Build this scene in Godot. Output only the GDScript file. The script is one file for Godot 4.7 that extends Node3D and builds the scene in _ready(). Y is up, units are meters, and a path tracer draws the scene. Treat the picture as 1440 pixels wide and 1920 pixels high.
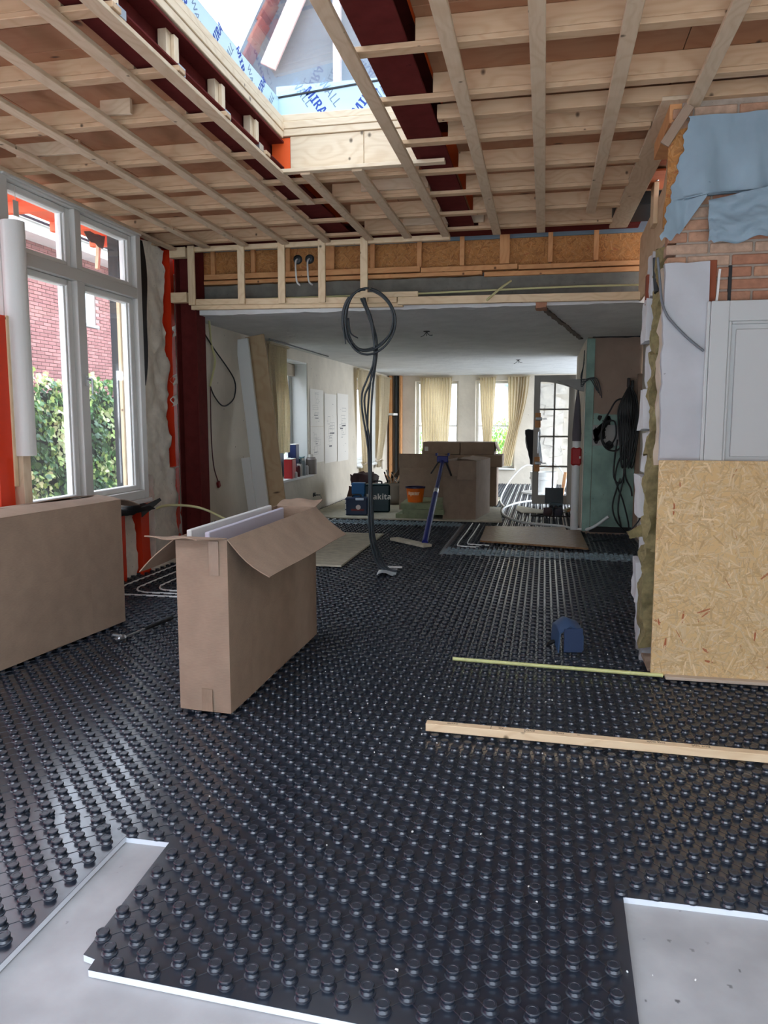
extends Node3D

# ---------------------------------------------------------------- mesh collector
class MB:
	var v := PackedVector3Array()
	var n := PackedVector3Array()
	var uv := PackedVector2Array()
	var uo := Vector2.ZERO

	func tri(a: Vector3, b: Vector3, c: Vector3, na: Vector3, nb: Vector3, nc: Vector3, ua := Vector2.ZERO, ub := Vector2.ZERO, uc := Vector2.ZERO) -> void:
		# clockwise seen from the side the normals point to
		if (b - a).cross(c - a).dot(na + nb + nc) > 0.0:
			v.append_array([a, c, b]); n.append_array([na, nc, nb]); uv.append_array([ua, uc, ub])
		else:
			v.append_array([a, b, c]); n.append_array([na, nb, nc]); uv.append_array([ua, ub, uc])

	func quad(a: Vector3, b: Vector3, c: Vector3, d: Vector3, nn: Vector3, ua := Vector2.ZERO, ub := Vector2.ZERO, uc := Vector2.ZERO, ud := Vector2.ZERO) -> void:
		tri(a, b, c, nn, nn, nn, ua, ub, uc)
		tri(a, c, d, nn, nn, nn, ua, uc, ud)

	# box with small chamfers, longest side along U in metres
	func box(c: Vector3, s: Vector3, B := Basis(), ch := 0.002) -> void:
		var h := s * 0.5
		ch = minf(ch, minf(h.x, minf(h.y, h.z)) * 0.45)
		var L := 0
		if s.y > s.x and s.y >= s.z: L = 1
		elif s.z > s.x and s.z > s.y: L = 2
		var P := func(sg: Vector3, ax: int) -> Vector3:
			var p := Vector3(sg.x * (h.x - ch), sg.y * (h.y - ch), sg.z * (h.z - ch))
			p[ax] = sg[ax] * h[ax]
			return p
		var put := func(pts: Array, nl: Vector3) -> void:
			var ax := nl.abs().max_axis_index()
			var ua := L if L != ax else ((ax + 1) % 3)
			var va := 3 - ax - ua
			var q := []
			var t := []
			for p in pts:
				q.append(c + B * p)
				t.append(Vector2(p[ua], p[va] + 0.37 * ax + 0.11 * sign(nl[ax])) + uo)
			var nn: Vector3 = (B * nl).normalized()
			for k in range(1, q.size() - 1):
				tri(q[0], q[k], q[k + 1], nn, nn, nn, t[0], t[k], t[k + 1])
		for ax in 3:
			var b := (ax + 1) % 3
			var d := (ax + 2) % 3
			for sg in [-1.0, 1.0]:
				var pts := []
				for k in [[-1, -1], [1, -1], [1, 1], [-1, 1]]:
					var q := Vector3(); q[ax] = sg; q[b] = k[0]; q[d] = k[1]
					pts.append(P.call(q, ax))
				var nl := Vector3(); nl[ax] = sg
				put.call(pts, nl)
				for sb in [-1.0, 1.0]:      # chamfer between ax and b, along d
					var q0 := Vector3(); q0[ax] = sg; q0[b] = sb; q0[d] = -1
					var q1 := q0; q1[d] = 1
					var ne := Vector3(); ne[ax] = sg; ne[b] = sb
					put.call([P.call(q0, ax), P.call(q1, ax), P.call(q1, b), P.call(q0, b)], ne)
		for sx in [-1.0, 1.0]:
			for sy in [-1.0, 1.0]:
				for sz in [-1.0, 1.0]:
					var q := Vector3(sx, sy, sz)
					put.call([P.call(q, 0), P.call(q, 1), P.call(q, 2)], q)

	# box between two corners
	func bb(a: Vector3, b: Vector3, ch := 0.002) -> void:
		box((a + b) * 0.5, (b - a).abs(), Basis(), ch)

	# bar from a to b; w across, t along the up direction
	func bar(a: Vector3, b: Vector3, w: float, t: float, up := Vector3.UP, ch := 0.002) -> void:
		var z := (b - a).normalized()
		var x := up.cross(z).normalized()
		var y := z.cross(x)
		box((a + b) * 0.5, Vector3(w, t, a.distance_to(b)), Basis(x, y, z), ch)

	func tube(p: Array, r: float, seg := 8, closed := false, r2 := -1.0) -> void:
		var m := p.size()
		if m < 2: return
		var up := Vector3.UP
		var t0: Vector3 = (p[1] - p[0]).normalized()
		if absf(t0.dot(up)) > 0.9: up = Vector3.RIGHT
		var nx := up.cross(t0).normalized()
		var rings := []
		var len := 0.0
		for i in m:
			var t: Vector3
			if closed: t = (p[(i + 1) % m] - p[(i + m - 1) % m]).normalized()
			elif i == 0: t = t0
			elif i == m - 1: t = (p[i] - p[i - 1]).normalized()
			else: t = (p[i + 1] - p[i - 1]).normalized()
			nx = (nx - t * nx.dot(t)).normalized()
			var ny := t.cross(nx)
			var rr := r if r2 < 0.0 else lerpf(r, r2, float(i) / (m - 1))
			if i > 0: len += p[i].distance_to(p[i - 1])
			var ring := []
			for k in seg + 1:
				var a := TAU * k / seg
				var d := nx * cos(a) + ny * sin(a)
				ring.append([p[i] + d * rr, d, Vector2(len, float(k) / seg * TAU * r)])
			rings.append(ring)
		if closed: rings.append(rings[0])
		for i in rings.size() - 1:
			for k in seg:
				var a = rings[i][k]; var b = rings[i + 1][k]; var c = rings[i + 1][k + 1]; var d = rings[i][k + 1]
				tri(a[0], b[0], c[0], a[1], b[1], c[1], a[2], b[2], c[2])
				tri(a[0], c[0], d[0], a[1], c[1], d[1], a[2], c[2], d[2])
		if not closed:
			for e in [0, m - 1]:
				var t: Vector3 = (p[0] - p[1]).normalized() if e == 0 else (p[m - 1] - p[m - 2]).normalized()
				for k in seg:
					tri(p[e], rings[e][k][0], rings[e][k + 1][0], t, t, t)

	# profile of Vector2(radius, y), turned round y
	func lathe(prof: Array, seg := 16, xf := Transform3D(), smooth := false) -> void:
		for i in prof.size() - 1:
			var a: Vector2 = prof[i]; var b: Vector2 = prof[i + 1]
			if a.distance_to(b) < 1e-6: continue
			var t := (b - a).normalized()
			var na := Vector2(t.y, -t.x); var nb := na
			if smooth:
				if i > 0:
					var u: Vector2 = (a - prof[i - 1]).normalized()
					na = (na + Vector2(u.y, -u.x)).normalized()
				if i < prof.size() - 2:
					var u: Vector2 = (prof[i + 2] - b).normalized()
					nb = (nb + Vector2(u.y, -u.x)).normalized()
			for k in seg:
				var q := []
				for kk in [k, k + 1]:
					var an: float = TAU * kk / seg
					var dr := Vector3(cos(an), 0, sin(an))
					q.append([xf * (dr * a.x + Vector3.UP * a.y), (xf.basis * (dr * na.x + Vector3.UP * na.y)).normalized(), Vector2(an * 0.3, a.y)])
					q.append([xf * (dr * b.x + Vector3.UP * b.y), (xf.basis * (dr * nb.x + Vector3.UP * nb.y)).normalized(), Vector2(an * 0.3, b.y)])
				if b.x > 1e-6: tri(q[0][0], q[1][0], q[3][0], q[0][1], q[1][1], q[3][1], q[0][2], q[1][2], q[3][2])
				if a.x > 1e-6: tri(q[0][0], q[3][0], q[2][0], q[0][1], q[3][1], q[2][1], q[0][2], q[3][2], q[2][2])

	# outline extruded from local z = 0 to depth
	func prism(poly: PackedVector2Array, depth: float, xf := Transform3D()) -> void:
		var ids := Geometry2D.triangulate_polygon(poly)
		for e in [0.0, depth]:
			var nn := (xf.basis * Vector3(0, 0, -1.0 if (e == 0.0) == (depth > 0.0) else 1.0)).normalized()
			for k in range(0, ids.size(), 3):
				var a := poly[ids[k]]; var b := poly[ids[k + 1]]; var c := poly[ids[k + 2]]
				tri(xf * Vector3(a.x, a.y, e), xf * Vector3(b.x, b.y, e), xf * Vector3(c.x, c.y, e), nn, nn, nn, a + uo, b + uo, c + uo)
		var cw := Geometry2D.is_polygon_clockwise(poly)
		for i in poly.size():
			var a := poly[i]; var b := poly[(i + 1) % poly.size()]
			var d := (b - a).normalized()
			var o := Vector2(d.y, -d.x)
			if cw: o = -o
			var nn := (xf.basis * Vector3(o.x, o.y, 0)).normalized()
			var l := a.distance_to(b)
			quad(xf * Vector3(a.x, a.y, 0), xf * Vector3(b.x, b.y, 0), xf * Vector3(b.x, b.y, depth), xf * Vector3(a.x, a.y, depth), nn, uo, uo + Vector2(l, 0), uo + Vector2(l, depth), uo + Vector2(0, depth))

	# surface f(u, v) on a grid, given a thickness towards the back
	func sheet(f: Callable, nu: int, nv: int, th: float, us := Vector2.ONE) -> void:
		var g := []
		for i in nu + 1:
			var row := []
			for j in nv + 1: row.append(f.call(float(i) / nu, float(j) / nv))
			g.append(row)
		var nr := []
		for i in nu + 1:
			var row := []
			for j in nv + 1:
				var du: Vector3 = g[mini(i + 1, nu)][j] - g[maxi(i - 1, 0)][j]
				var dv: Vector3 = g[i][mini(j + 1, nv)] - g[i][maxi(j - 1, 0)]
				row.append(du.cross(dv).normalized())
			nr.append(row)
		for s in ([0.0, 1.0] if th > 0.0 else [0.0]):
			for i in nu:
				for j in nv:
					var q := []
					for k in [[0, 0], [1, 0], [1, 1], [0, 1]]:
						var p: Vector3 = g[i + k[0]][j + k[1]]; var m: Vector3 = nr[i + k[0]][j + k[1]]
						q.append([p - m * th * s, m if s == 0.0 else -m, Vector2(float(i + k[0]) / nu * us.x, float(j + k[1]) / nv * us.y) + uo])
					tri(q[0][0], q[1][0], q[2][0], q[0][1], q[1][1], q[2][1], q[0][2], q[1][2], q[2][2])
					tri(q[0][0], q[2][0], q[3][0], q[0][1], q[2][1], q[3][1], q[0][2], q[2][2], q[3][2])
		if th > 0.0:
			var rim := []
			for i in nu: rim.append([i, 0, i + 1, 0])
			for j in nv: rim.append([nu, j, nu, j + 1])
			for i in nu: rim.append([i, nv, i + 1, nv])
			for j in nv: rim.append([0, j, 0, j + 1])
			for e in rim:
				var a: Vector3 = g[e[0]][e[1]]; var b: Vector3 = g[e[2]][e[3]]
				var ma: Vector3 = nr[e[0]][e[1]]; var mb: Vector3 = nr[e[2]][e[3]]
				var o := (b - a).cross(ma).normalized()
				var mid: Vector3 = g[nu / 2][nv / 2]
				if o.dot(a - mid) < 0: o = -o
				quad(a, b, b - mb * th, a - ma * th, o)

	# box whose faces are cut up and pushed about by noise: rock wool, crumbling plaster
	func rough(c: Vector3, s: Vector3, B: Basis, step: float, amp: float, noise: FastNoiseLite) -> void:
		var h := s * 0.5
		var disp := func(p: Vector3) -> Vector3:
			var w := c + B * p
			var d := Vector3(noise.get_noise_3dv(w * 100.0), noise.get_noise_3dv(w * 100.0 + Vector3(71, 3, 9)), noise.get_noise_3dv(w * 100.0 + Vector3(5, 90, 40)))
			return w + d * amp
		for ax in 3:
			var b := (ax + 1) % 3; var d := (ax + 2) % 3
			var nb := maxi(1, int(round(s[b] / step))); var nd := maxi(1, int(round(s[d] / step)))
			for sg in [-1.0, 1.0]:
				var f := func(u: float, w: float) -> Vector3:
					var p := Vector3(); p[ax] = sg * h[ax]; p[b] = lerpf(-h[b], h[b], u); p[d] = lerpf(-h[d], h[d], w)
					if sg < 0.0: p[b] = -p[b]
					return disp.call(p)
				sheet(f, nb, nd, 0.0, Vector2(s[b], s[d]))

	func mesh() -> ArrayMesh:
		var a := []
		a.resize(Mesh.ARRAY_MAX)
		a[Mesh.ARRAY_VERTEX] = v; a[Mesh.ARRAY_NORMAL] = n; a[Mesh.ARRAY_TEX_UV] = uv
		var m := ArrayMesh.new()
		m.add_surface_from_arrays(Mesh.PRIMITIVE_TRIANGLES, a)
		return m

# ---------------------------------------------------------------- scene helpers
var M := {}
var used := {}
var rng := RandomNumberGenerator.new()

func V(x: float, y: float, z: float) -> Vector3: return Vector3(x, y, z)

func mb() -> MB:
	var b := MB.new()
	b.uo = Vector2(rng.randf() * 7.0, rng.randf() * 7.0)
	return b

func numbered(called: String) -> String:
	var k: int = used.get(called, 0)
	used[called] = k + 1
	return called if k == 0 else "%s_%03d" % [called, k]

func tag(o: Node, label: String, category: String, group := "", kind := "") -> Node:
	if label: o.set_meta("label", label)
	if category: o.set_meta("category", category)
	if group: o.set_meta("group", group)
	if kind: o.set_meta("kind", kind)
	return o

func thing(called: String, label: String, category: String, at := Vector3.ZERO, turn := 0.0, group := "", kind := "") -> Node3D:
	var o := Node3D.new()
	o.name = numbered(called)
	add_child(o)
	o.position = at
	o.rotation.y = turn
	tag(o, label, category, group, kind)
	return o

func part(parent: Node, called: String, b, m: Material, label := "") -> MeshInstance3D:
	var o := MeshInstance3D.new()
	o.name = called
	o.mesh = b.mesh() if b is MB else b
	o.material_override = m
	o.cast_shadow = GeometryInstance3D.SHADOW_CASTING_SETTING_ON
	parent.add_child(o, true)
	if label: o.set_meta("label", label)
	return o

func solo(called: String, b, m: Material, label: String, category: String, group := "", kind := "") -> MeshInstance3D:
	var o := part(self, numbered(called), b, m)
	tag(o, label, category, group, kind)
	return o

func spline(p: Array, k := 8) -> Array:
	var out := []
	for i in p.size() - 1:
		var a: Vector3 = p[maxi(i - 1, 0)]; var b: Vector3 = p[i]; var c: Vector3 = p[i + 1]; var d: Vector3 = p[mini(i + 2, p.size() - 1)]
		for j in k: out.append(b.cubic_interpolate(c, a, d, float(j) / k))
	out.append(p[p.size() - 1])
	return out

func stuff(o: Node) -> Node:
	o.set_meta("kind", "stuff")
	return o

func copies(parent: Node, called: String, mesh: Mesh, m: Material, xfs: Array) -> MultiMeshInstance3D:
	var mm := MultiMesh.new()
	mm.transform_format = MultiMesh.TRANSFORM_3D
	mm.mesh = mesh
	mm.instance_count = xfs.size()
	for i in xfs.size(): mm.set_instance_transform(i, xfs[i])
	var o := MultiMeshInstance3D.new()
	o.name = called
	o.multimesh = mm
	o.material_override = m
	parent.add_child(o, true)
	o.set_meta("kind", "stuff")
	return o

# ---------------------------------------------------------------- materials
func noise(freq: float, seed_ := 1, oct := 3) -> FastNoiseLite:
	var f := FastNoiseLite.new()
	f.noise_type = FastNoiseLite.TYPE_SIMPLEX_SMOOTH
	f.frequency = freq
	f.seed = seed_
	f.fractal_octaves = oct
	return f

func tex(im: Image) -> ImageTexture:
	im.generate_mipmaps()
	return ImageTexture.create_from_image(im)

func mat(c: Color, rough := 0.8, t: Texture2D = null, us := Vector3.ONE, bump: Texture2D = null, bs := 1.0) -> StandardMaterial3D:
	var m := StandardMaterial3D.new()
	m.albedo_color = c
	m.roughness = rough
	m.metallic_specular = 0.5
	m.uv1_scale = us
	if t: m.albedo_texture = t
	if bump:
		m.normal_enabled = true
		m.normal_texture = bump
		m.normal_scale = bs
	m.cull_mode = BaseMaterial3D.CULL_DISABLED
	return m

# triplanar: world-size pattern without UVs
func tri_mat(c: Color, rough: float, t: Texture2D, scale: float, bump: Texture2D = null, bs := 1.0) -> StandardMaterial3D:
	var m := mat(c, rough, t, Vector3.ONE * scale, bump, bs)
	m.uv1_triplanar = true
	m.uv1_world_triplanar = true
	return m

# grey pattern round white: mottle from noise, with small specks
func mottle(size: int, freq: float, depth: float, speck := 0, seed_ := 3) -> ImageTexture:
	var f := noise(freq, seed_, 5)
	var im := f.get_seamless_image(size, size, false, false, 0.2, false)
	im.convert(Image.FORMAT_RGB8)
	for y in size:
		for x in size:
			var g := 1.0 - depth + depth * im.get_pixel(x, y).r
			im.set_pixel(x, y, Color(g, g, g))
	var r := RandomNumberGenerator.new(); r.seed = seed_
	for k in speck:
		var px := r.randi() % size; var py := r.randi() % size
		var g := r.randf_range(0.45, 0.8)
		for dx in r.randi_range(1, 3):
			for dy in r.randi_range(1, 3):
				im.set_pixel((px + dx) % size, (py + dy) % size, Color(g, g, g))
	return tex(im)

func wood_tex(seed_: int, tone: Color, dark: Color, knots: int, lines: float) -> ImageTexture:
	var w := 1024; var h := 128
	var im := Image.create(w, h, false, Image.FORMAT_RGB8)
	var f := noise(0.012, seed_, 3); var g := noise(0.05, seed_ + 5, 2)
	var r := RandomNumberGenerator.new(); r.seed = seed_
	var ks := []
	for k in knots: ks.append([r.randf() * w, r.randf() * h, r.randf_range(2.0, 4.2)])
	for y in h:
		for x in w:
			var yy := float(y)
			var kd := 0.0
			for k in ks:
				var dx: float = (x - k[0]) / 2.2; var dy: float = y - k[1]
				var d := sqrt(dx * dx + dy * dy)
				if d < k[2] * 5.0:
					yy += signf(dy) * k[2] * 2.2 * exp(-d / (k[2] * 1.6))
					var dd := sqrt((x - k[0]) * (x - k[0]) * 0.45 + dy * dy)
					kd = maxf(kd, clampf(1.35 - dd / k[2], 0.0, 1.0))
			var ring := 0.5 + 0.5 * sin((yy * 0.11 * lines + f.get_noise_2d(x * 0.22, yy * 0.8) * 5.5) * TAU * 0.5)
			ring = pow(ring, 2.5)
			var fib := g.get_noise_2d(x * 0.12, yy * 5.0) * 0.5 + 0.5
			var t := clampf(0.34 * ring + 0.3 * fib, 0.0, 1.0)
			var c := tone.lerp(dark, t * 0.6)
			if kd > 0.0: c = c.lerp(dark.darkened(0.55), kd * 0.85)
			im.set_pixel(x, y, c)
	return tex(im)

func osb_tex(seed_: int, cols: Array, size := 1024, count := 5200) -> ImageTexture:
	var im := Image.create(size, size, false, Image.FORMAT_RGB8)
	im.fill(cols[0])
	var r := RandomNumberGenerator.new(); r.seed = seed_
	for k in count:
		var c: Color = cols[r.randi() % cols.size()]
		c = c.lightened(r.randf() * 0.12).darkened(r.randf() * 0.10)
		if r.randf() < 0.012: c = Color(0.66, 0.40, 0.27)
		var L := r.randf_range(18, 85); var wd := r.randf_range(3, 13)
		var a := r.randf() * PI
		var d := Vector2(cos(a), sin(a)); var e := Vector2(-d.y, d.x)
		var o := Vector2(r.randf() * size, r.randf() * size)
		for i in int(L):
			var taper := 1.0 - absf(i / L - 0.5) * 0.9
			var sh := c.darkened(0.07) if i < 2 else c
			for j in int(wd * taper):
				var p := o + d * i + e * (j - wd * taper * 0.5)
				var cc := sh
				if j == 0: cc = c.darkened(0.11)
				elif j % 3 == 0: cc = c.darkened(0.03)
				im.set_pixel(posmod(int(p.x), size), posmod(int(p.y), size), cc)
	return tex(im)

func card_tex(seed_: int) -> ImageTexture:
	var s := 512
	var im := Image.create(s, s, false, Image.FORMAT_RGB8)
	var f := noise(0.01, seed_, 4); var g := noise(0.3, seed_ + 2, 2)
	for y in s:
		for x in s:
			var k := 0.93 + 0.06 * f.get_noise_2d(x, y) + 0.03 * g.get_noise_2d(x * 0.15, y) + 0.012 * sin(y * TAU / 4.0)
			im.set_pixel(x, y, Color(k, k * 0.995, k * 0.985))
	return tex(im)

func bump(freq: float, seed_ := 4, strength := 6.0, size := 512) -> Texture2D:
	var f := noise(freq, seed_, 4)
	var im := f.get_seamless_image(size, size, false, false, 0.2, false)
	im.convert(Image.FORMAT_RGBA8)
	im.bump_map_to_normal_map(strength)
	return tex(im)

func glass() -> StandardMaterial3D:
	var m := StandardMaterial3D.new()
	m.albedo_color = Color(0.95, 0.98, 1.0, 0.06)
	m.transparency = BaseMaterial3D.TRANSPARENCY_ALPHA
	m.roughness = 0.02
	m.cull_mode = BaseMaterial3D.CULL_DISABLED
	return m

func materials() -> void:
	var w1 := wood_tex(11, Color(0.93, 0.87, 0.79), Color(0.76, 0.64, 0.51), 6, 1.0)
	var w2 := wood_tex(23, Color(0.90, 0.79, 0.69), Color(0.74, 0.54, 0.41), 7, 0.7)
	var us := Vector3(0.5, 2.2, 1)
	M.pale = mat(Color(0.90, 0.865, 0.81), 0.65, w1, us)
	M.joist = mat(Color(0.86, 0.78, 0.69), 0.7, w1, us)
	M.deck = mat(Color(0.72, 0.60, 0.51), 0.7, w2, Vector3(0.4, 0.9, 1))
	M.stud_wood = mat(Color(0.97, 0.93, 0.84), 0.65, w1, us)
	M.old_wood = mat(Color(0.92, 0.78, 0.60), 0.75, w2, us)
	M.white_wood = mat(Color(0.95, 0.93, 0.88), 0.6, w1, us)
	M.osb = mat(Color(1.0, 0.96, 0.89), 0.75, osb_tex(5, [Color(0.83, 0.73, 0.56), Color(0.87, 0.79, 0.64), Color(0.80, 0.69, 0.51), Color(0.85, 0.76, 0.60), Color(0.90, 0.83, 0.69)]), Vector3(0.82, 0.82, 1))
	M.osb_old = mat(Color(1.0, 0.92, 0.80), 0.8, osb_tex(6, [Color(0.68, 0.50, 0.30), Color(0.75, 0.56, 0.35), Color(0.60, 0.42, 0.24), Color(0.72, 0.54, 0.35)], 512, 1500), Vector3(1.6, 1.6, 1))
	var ct := card_tex(7)
	M.card = mat(Color(0.63, 0.54, 0.46), 0.85, ct, Vector3(1, 1, 1))
	M.cream_cloth = mat(Color(0.74, 0.68, 0.60), 0.85)
	var conc := mottle(512, 0.012, 0.22, 160, 9)
	M.concrete = tri_mat(Color(0.68, 0.685, 0.685), 0.75, conc, 0.5, bump(0.04, 5, 2.0), 0.15)
	M.plastic = tri_mat(Color(0.09, 0.125, 0.17), 0.22, null, 0.8, bump(0.012, 6, 3.0), 0.12)
	M.plastic.metallic_specular = 1.0
	M.plastic.clearcoat_enabled = true
	M.plastic.clearcoat = 0.7
	M.plastic.clearcoat_roughness = 0.3
	M.plastic_stud = mat(Color(0.09, 0.125, 0.17), 0.36)
	M.plastic_stud.metallic_specular = 0.8
	M.plastic_grey = mat(Color(0.50, 0.57, 0.60), 0.4)
	M.foam = mat(Color(0.78, 0.80, 0.82), 0.8)
	M.pipe = mat(Color(0.86, 0.87, 0.86), 0.35)
	M.red_steel = tri_mat(Color(0.41, 0.175, 0.165), 0.75, mottle(256, 0.03, 0.18, 30, 4), 1.0)
	M.red_steel.metallic_specular = 0.12
	M.orange = mat(Color(0.87, 0.22, 0.055), 0.45)
	M.orange_soft = mat(Color(0.93, 0.36, 0.12), 0.55)
	var pl := mottle(512, 0.008, 0.12, 40, 12)
	var pb := bump(0.03, 8, 3.0)
	M.plaster = tri_mat(Color(0.88, 0.84, 0.77), 0.85, pl, 0.35, pb, 0.3)
	M.plaster_grey = tri_mat(Color(0.66, 0.655, 0.63), 0.85, pl, 0.35, pb, 0.3)
	M.ceiling = tri_mat(Color(0.86, 0.86, 0.85), 0.9, pl, 0.5, pb, 0.5)
	M.white = mat(Color(0.86, 0.86, 0.84), 0.4)
	M.white_wall = tri_mat(Color(0.76, 0.77, 0.78), 0.7, pl, 0.6, pb, 0.15)
	M.win_grey = mat(Color(0.80, 0.795, 0.77), 0.4)
	M.block = tri_mat(Color(0.86, 0.87, 0.87), 0.8, pl, 0.9)
	var ins := mottle(256, 0.03, 0.35, 60, 15)
	M.insul = tri_mat(Color(0.98, 0.95, 0.88), 0.95, mottle(256, 0.03, 0.14, 20, 16), 1.4)
	M.rock = tri_mat(Color(0.66, 0.61, 0.43), 0.97, ins, 3.0)
	M.black = mat(Color(0.03, 0.03, 0.035), 0.6)
	M.rubber = mat(Color(0.06, 0.06, 0.065), 0.55)
	M.tarp = tri_mat(Color(0.60, 0.69, 0.74), 0.7, mottle(512, 0.006, 0.2, 20, 17), 0.7, bump(0.02, 13, 2.0), 0.25)
	M.mortar = tri_mat(Color(0.70, 0.64, 0.58), 0.95, conc, 2.0)
	M.bricks = []
	for c in [Color(0.74, 0.55, 0.44), Color(0.78, 0.60, 0.48), Color(0.72, 0.51, 0.40), Color(0.78, 0.65, 0.55)]:
		M.bricks.append(tri_mat(c, 0.9, conc, 3.0))
	M.out_bricks = []
	for c in [Color(0.57, 0.385, 0.37), Color(0.61, 0.42, 0.40), Color(0.54, 0.36, 0.345)]:
		M.out_bricks.append(mat(c, 0.9))
	M.out_mortar = mat(Color(0.62, 0.54, 0.52), 0.95)
	M.cable = mat(Color(0.17, 0.20, 0.215), 0.45)
	M.cable_black = mat(Color(0.05, 0.065, 0.065), 0.5)
	M.conduit = mat(Color(0.80, 0.79, 0.58), 0.4)
	M.metal = mat(Color(0.72, 0.73, 0.74), 0.3); M.metal.metallic = 0.9
	M.glass = glass()
	M.sky_glass = glass()
	M.sky_glass.albedo_color = Color(0.36, 0.46, 0.52, 0.36)
	M.door_white = mat(Color(0.72, 0.73, 0.72), 0.4)
	M.foil = mat(Color(0.74, 0.84, 0.89), 0.35)
	M.ink = mat(Color(0.10, 0.25, 0.60), 0.6)
	M.ink_grey = mat(Color(0.45, 0.53, 0.62), 0.6)
	M.ink_black = mat(Color(0.07, 0.07, 0.07), 0.7)
	M.curtain = tri_mat(Color(0.89, 0.84, 0.73), 0.9, mottle(256, 0.05, 0.15, 0, 21), 3.0)
	M.curtain.backlight_enabled = true
	M.curtain.backlight = Color(1.0, 0.97, 0.90)
	M.paper = mat(Color(0.86, 0.84, 0.80), 0.8)
	M.green = tri_mat(Color(0.62, 0.75, 0.69), 0.8, mottle(512, 0.01, 0.3, 60, 22), 0.6)
	M.board = mat(Color(0.83, 0.80, 0.70), 0.8, conc, Vector3(1.2, 1.2, 1))
	M.insul_board = mat(Color(0.60, 0.63, 0.49), 0.85, conc, Vector3(1.2, 1.2, 1))

# ---------------------------------------------------------------- start
func _ready() -> void:
	rng.seed = 4711
	var cam := Camera3D.new()
	cam.name = "camera"
	cam.position = V(0, 1.43, 0)
	cam.rotation = Vector3(deg_to_rad(-6.763), deg_to_rad(11.75), 0)
	cam.fov = rad_to_deg(2.0 * atan(960.0 / 1442.0))
	cam.near = 0.05
	cam.far = 300.0
	add_child(cam)
	cam.current = true

	var sky_m := ProceduralSkyMaterial.new()
	sky_m.sky_top_color = Color(0.87, 0.925, 1.0)
	sky_m.sky_horizon_color = Color(0.965, 0.98, 1.0)
	sky_m.ground_bottom_color = Color(0.42, 0.42, 0.40)
	sky_m.ground_horizon_color = Color(0.55, 0.55, 0.54)
	sky_m.sky_energy_multiplier = 1.0
	var sky := Sky.new()
	sky.sky_material = sky_m
	var env := Environment.new()
	env.background_mode = Environment.BG_SKY
	env.sky = sky
	env.ambient_light_source = Environment.AMBIENT_SOURCE_SKY
	env.tonemap_mode = Environment.TONE_MAPPER_LINEAR
	env.tonemap_exposure = 10.5
	env.sdfgi_enabled = true
	env.ssao_enabled = true
	env.ssil_enabled = true
	var we := WorldEnvironment.new()
	we.name = "world_environment"
	we.environment = env
	add_child(we)

	materials()
	shell()
	stud_floor()
	ceiling_frame()
	skylight()
	bulkhead()
	left_window()
	outside()
	right_wall()
	back_room()
	cartons()
	near_things()
	far_things()

# boxes filling [u0,u1] x [y0,y1] but for the holes, as a wall across x or z
func wall_holes(b: MB, across: int, w0: float, w1: float, u0: float, u1: float, y0: float, y1: float, holes: Array) -> void:
	var us := [u0, u1]; var ys := [y0, y1]
	for q in holes:
		us.append_array([q[0], q[1]]); ys.append_array([q[2], q[3]])
	us.sort(); ys.sort()
	for i in us.size() - 1:
		for j in ys.size() - 1:
			if us[i + 1] - us[i] < 1e-4 or ys[j + 1] - ys[j] < 1e-4: continue
			var cu: float = (us[i] + us[i + 1]) * 0.5; var cy: float = (ys[j] + ys[j + 1]) * 0.5
			if cu < u0 or cu > u1 or cy < y0 or cy > y1: continue
			var skip := false
			for q in holes:
				if cu > q[0] and cu < q[1] and cy > q[2] and cy < q[3]: skip = true
			if skip: continue
			if across == 0: b.bb(V(w0, ys[j], us[i]), V(w1, ys[j + 1], us[i + 1]), 0.0)
			else: b.bb(V(us[i], ys[j], w0), V(us[i + 1], ys[j + 1], w1), 0.0)

func slab(b: MB, x0: float, x1: float, z0: float, z1: float, y0: float, y1: float, holes: Array) -> void:
	# horizontal: holes as [x0, x1, z0, z1]
	var xs := [x0, x1]; var zs := [z0, z1]
	for q in holes:
		xs.append_array([q[0], q[1]]); zs.append_array([q[2], q[3]])
	xs.sort(); zs.sort()
	for i in xs.size() - 1:
		for j in zs.size() - 1:
			if xs[i + 1] - xs[i] < 1e-4 or zs[j + 1] - zs[j] < 1e-4: continue
			var cx: float = (xs[i] + xs[i + 1]) * 0.5; var cz: float = (zs[j] + zs[j + 1]) * 0.5
			var skip := false
			for q in holes:
				if cx > q[0] and cx < q[1] and cz > q[2] and cz < q[3]: skip = true
			if not skip: b.bb(V(xs[i], y0, zs[j]), V(xs[i + 1], y1, zs[j + 1]), 0.0)

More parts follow.
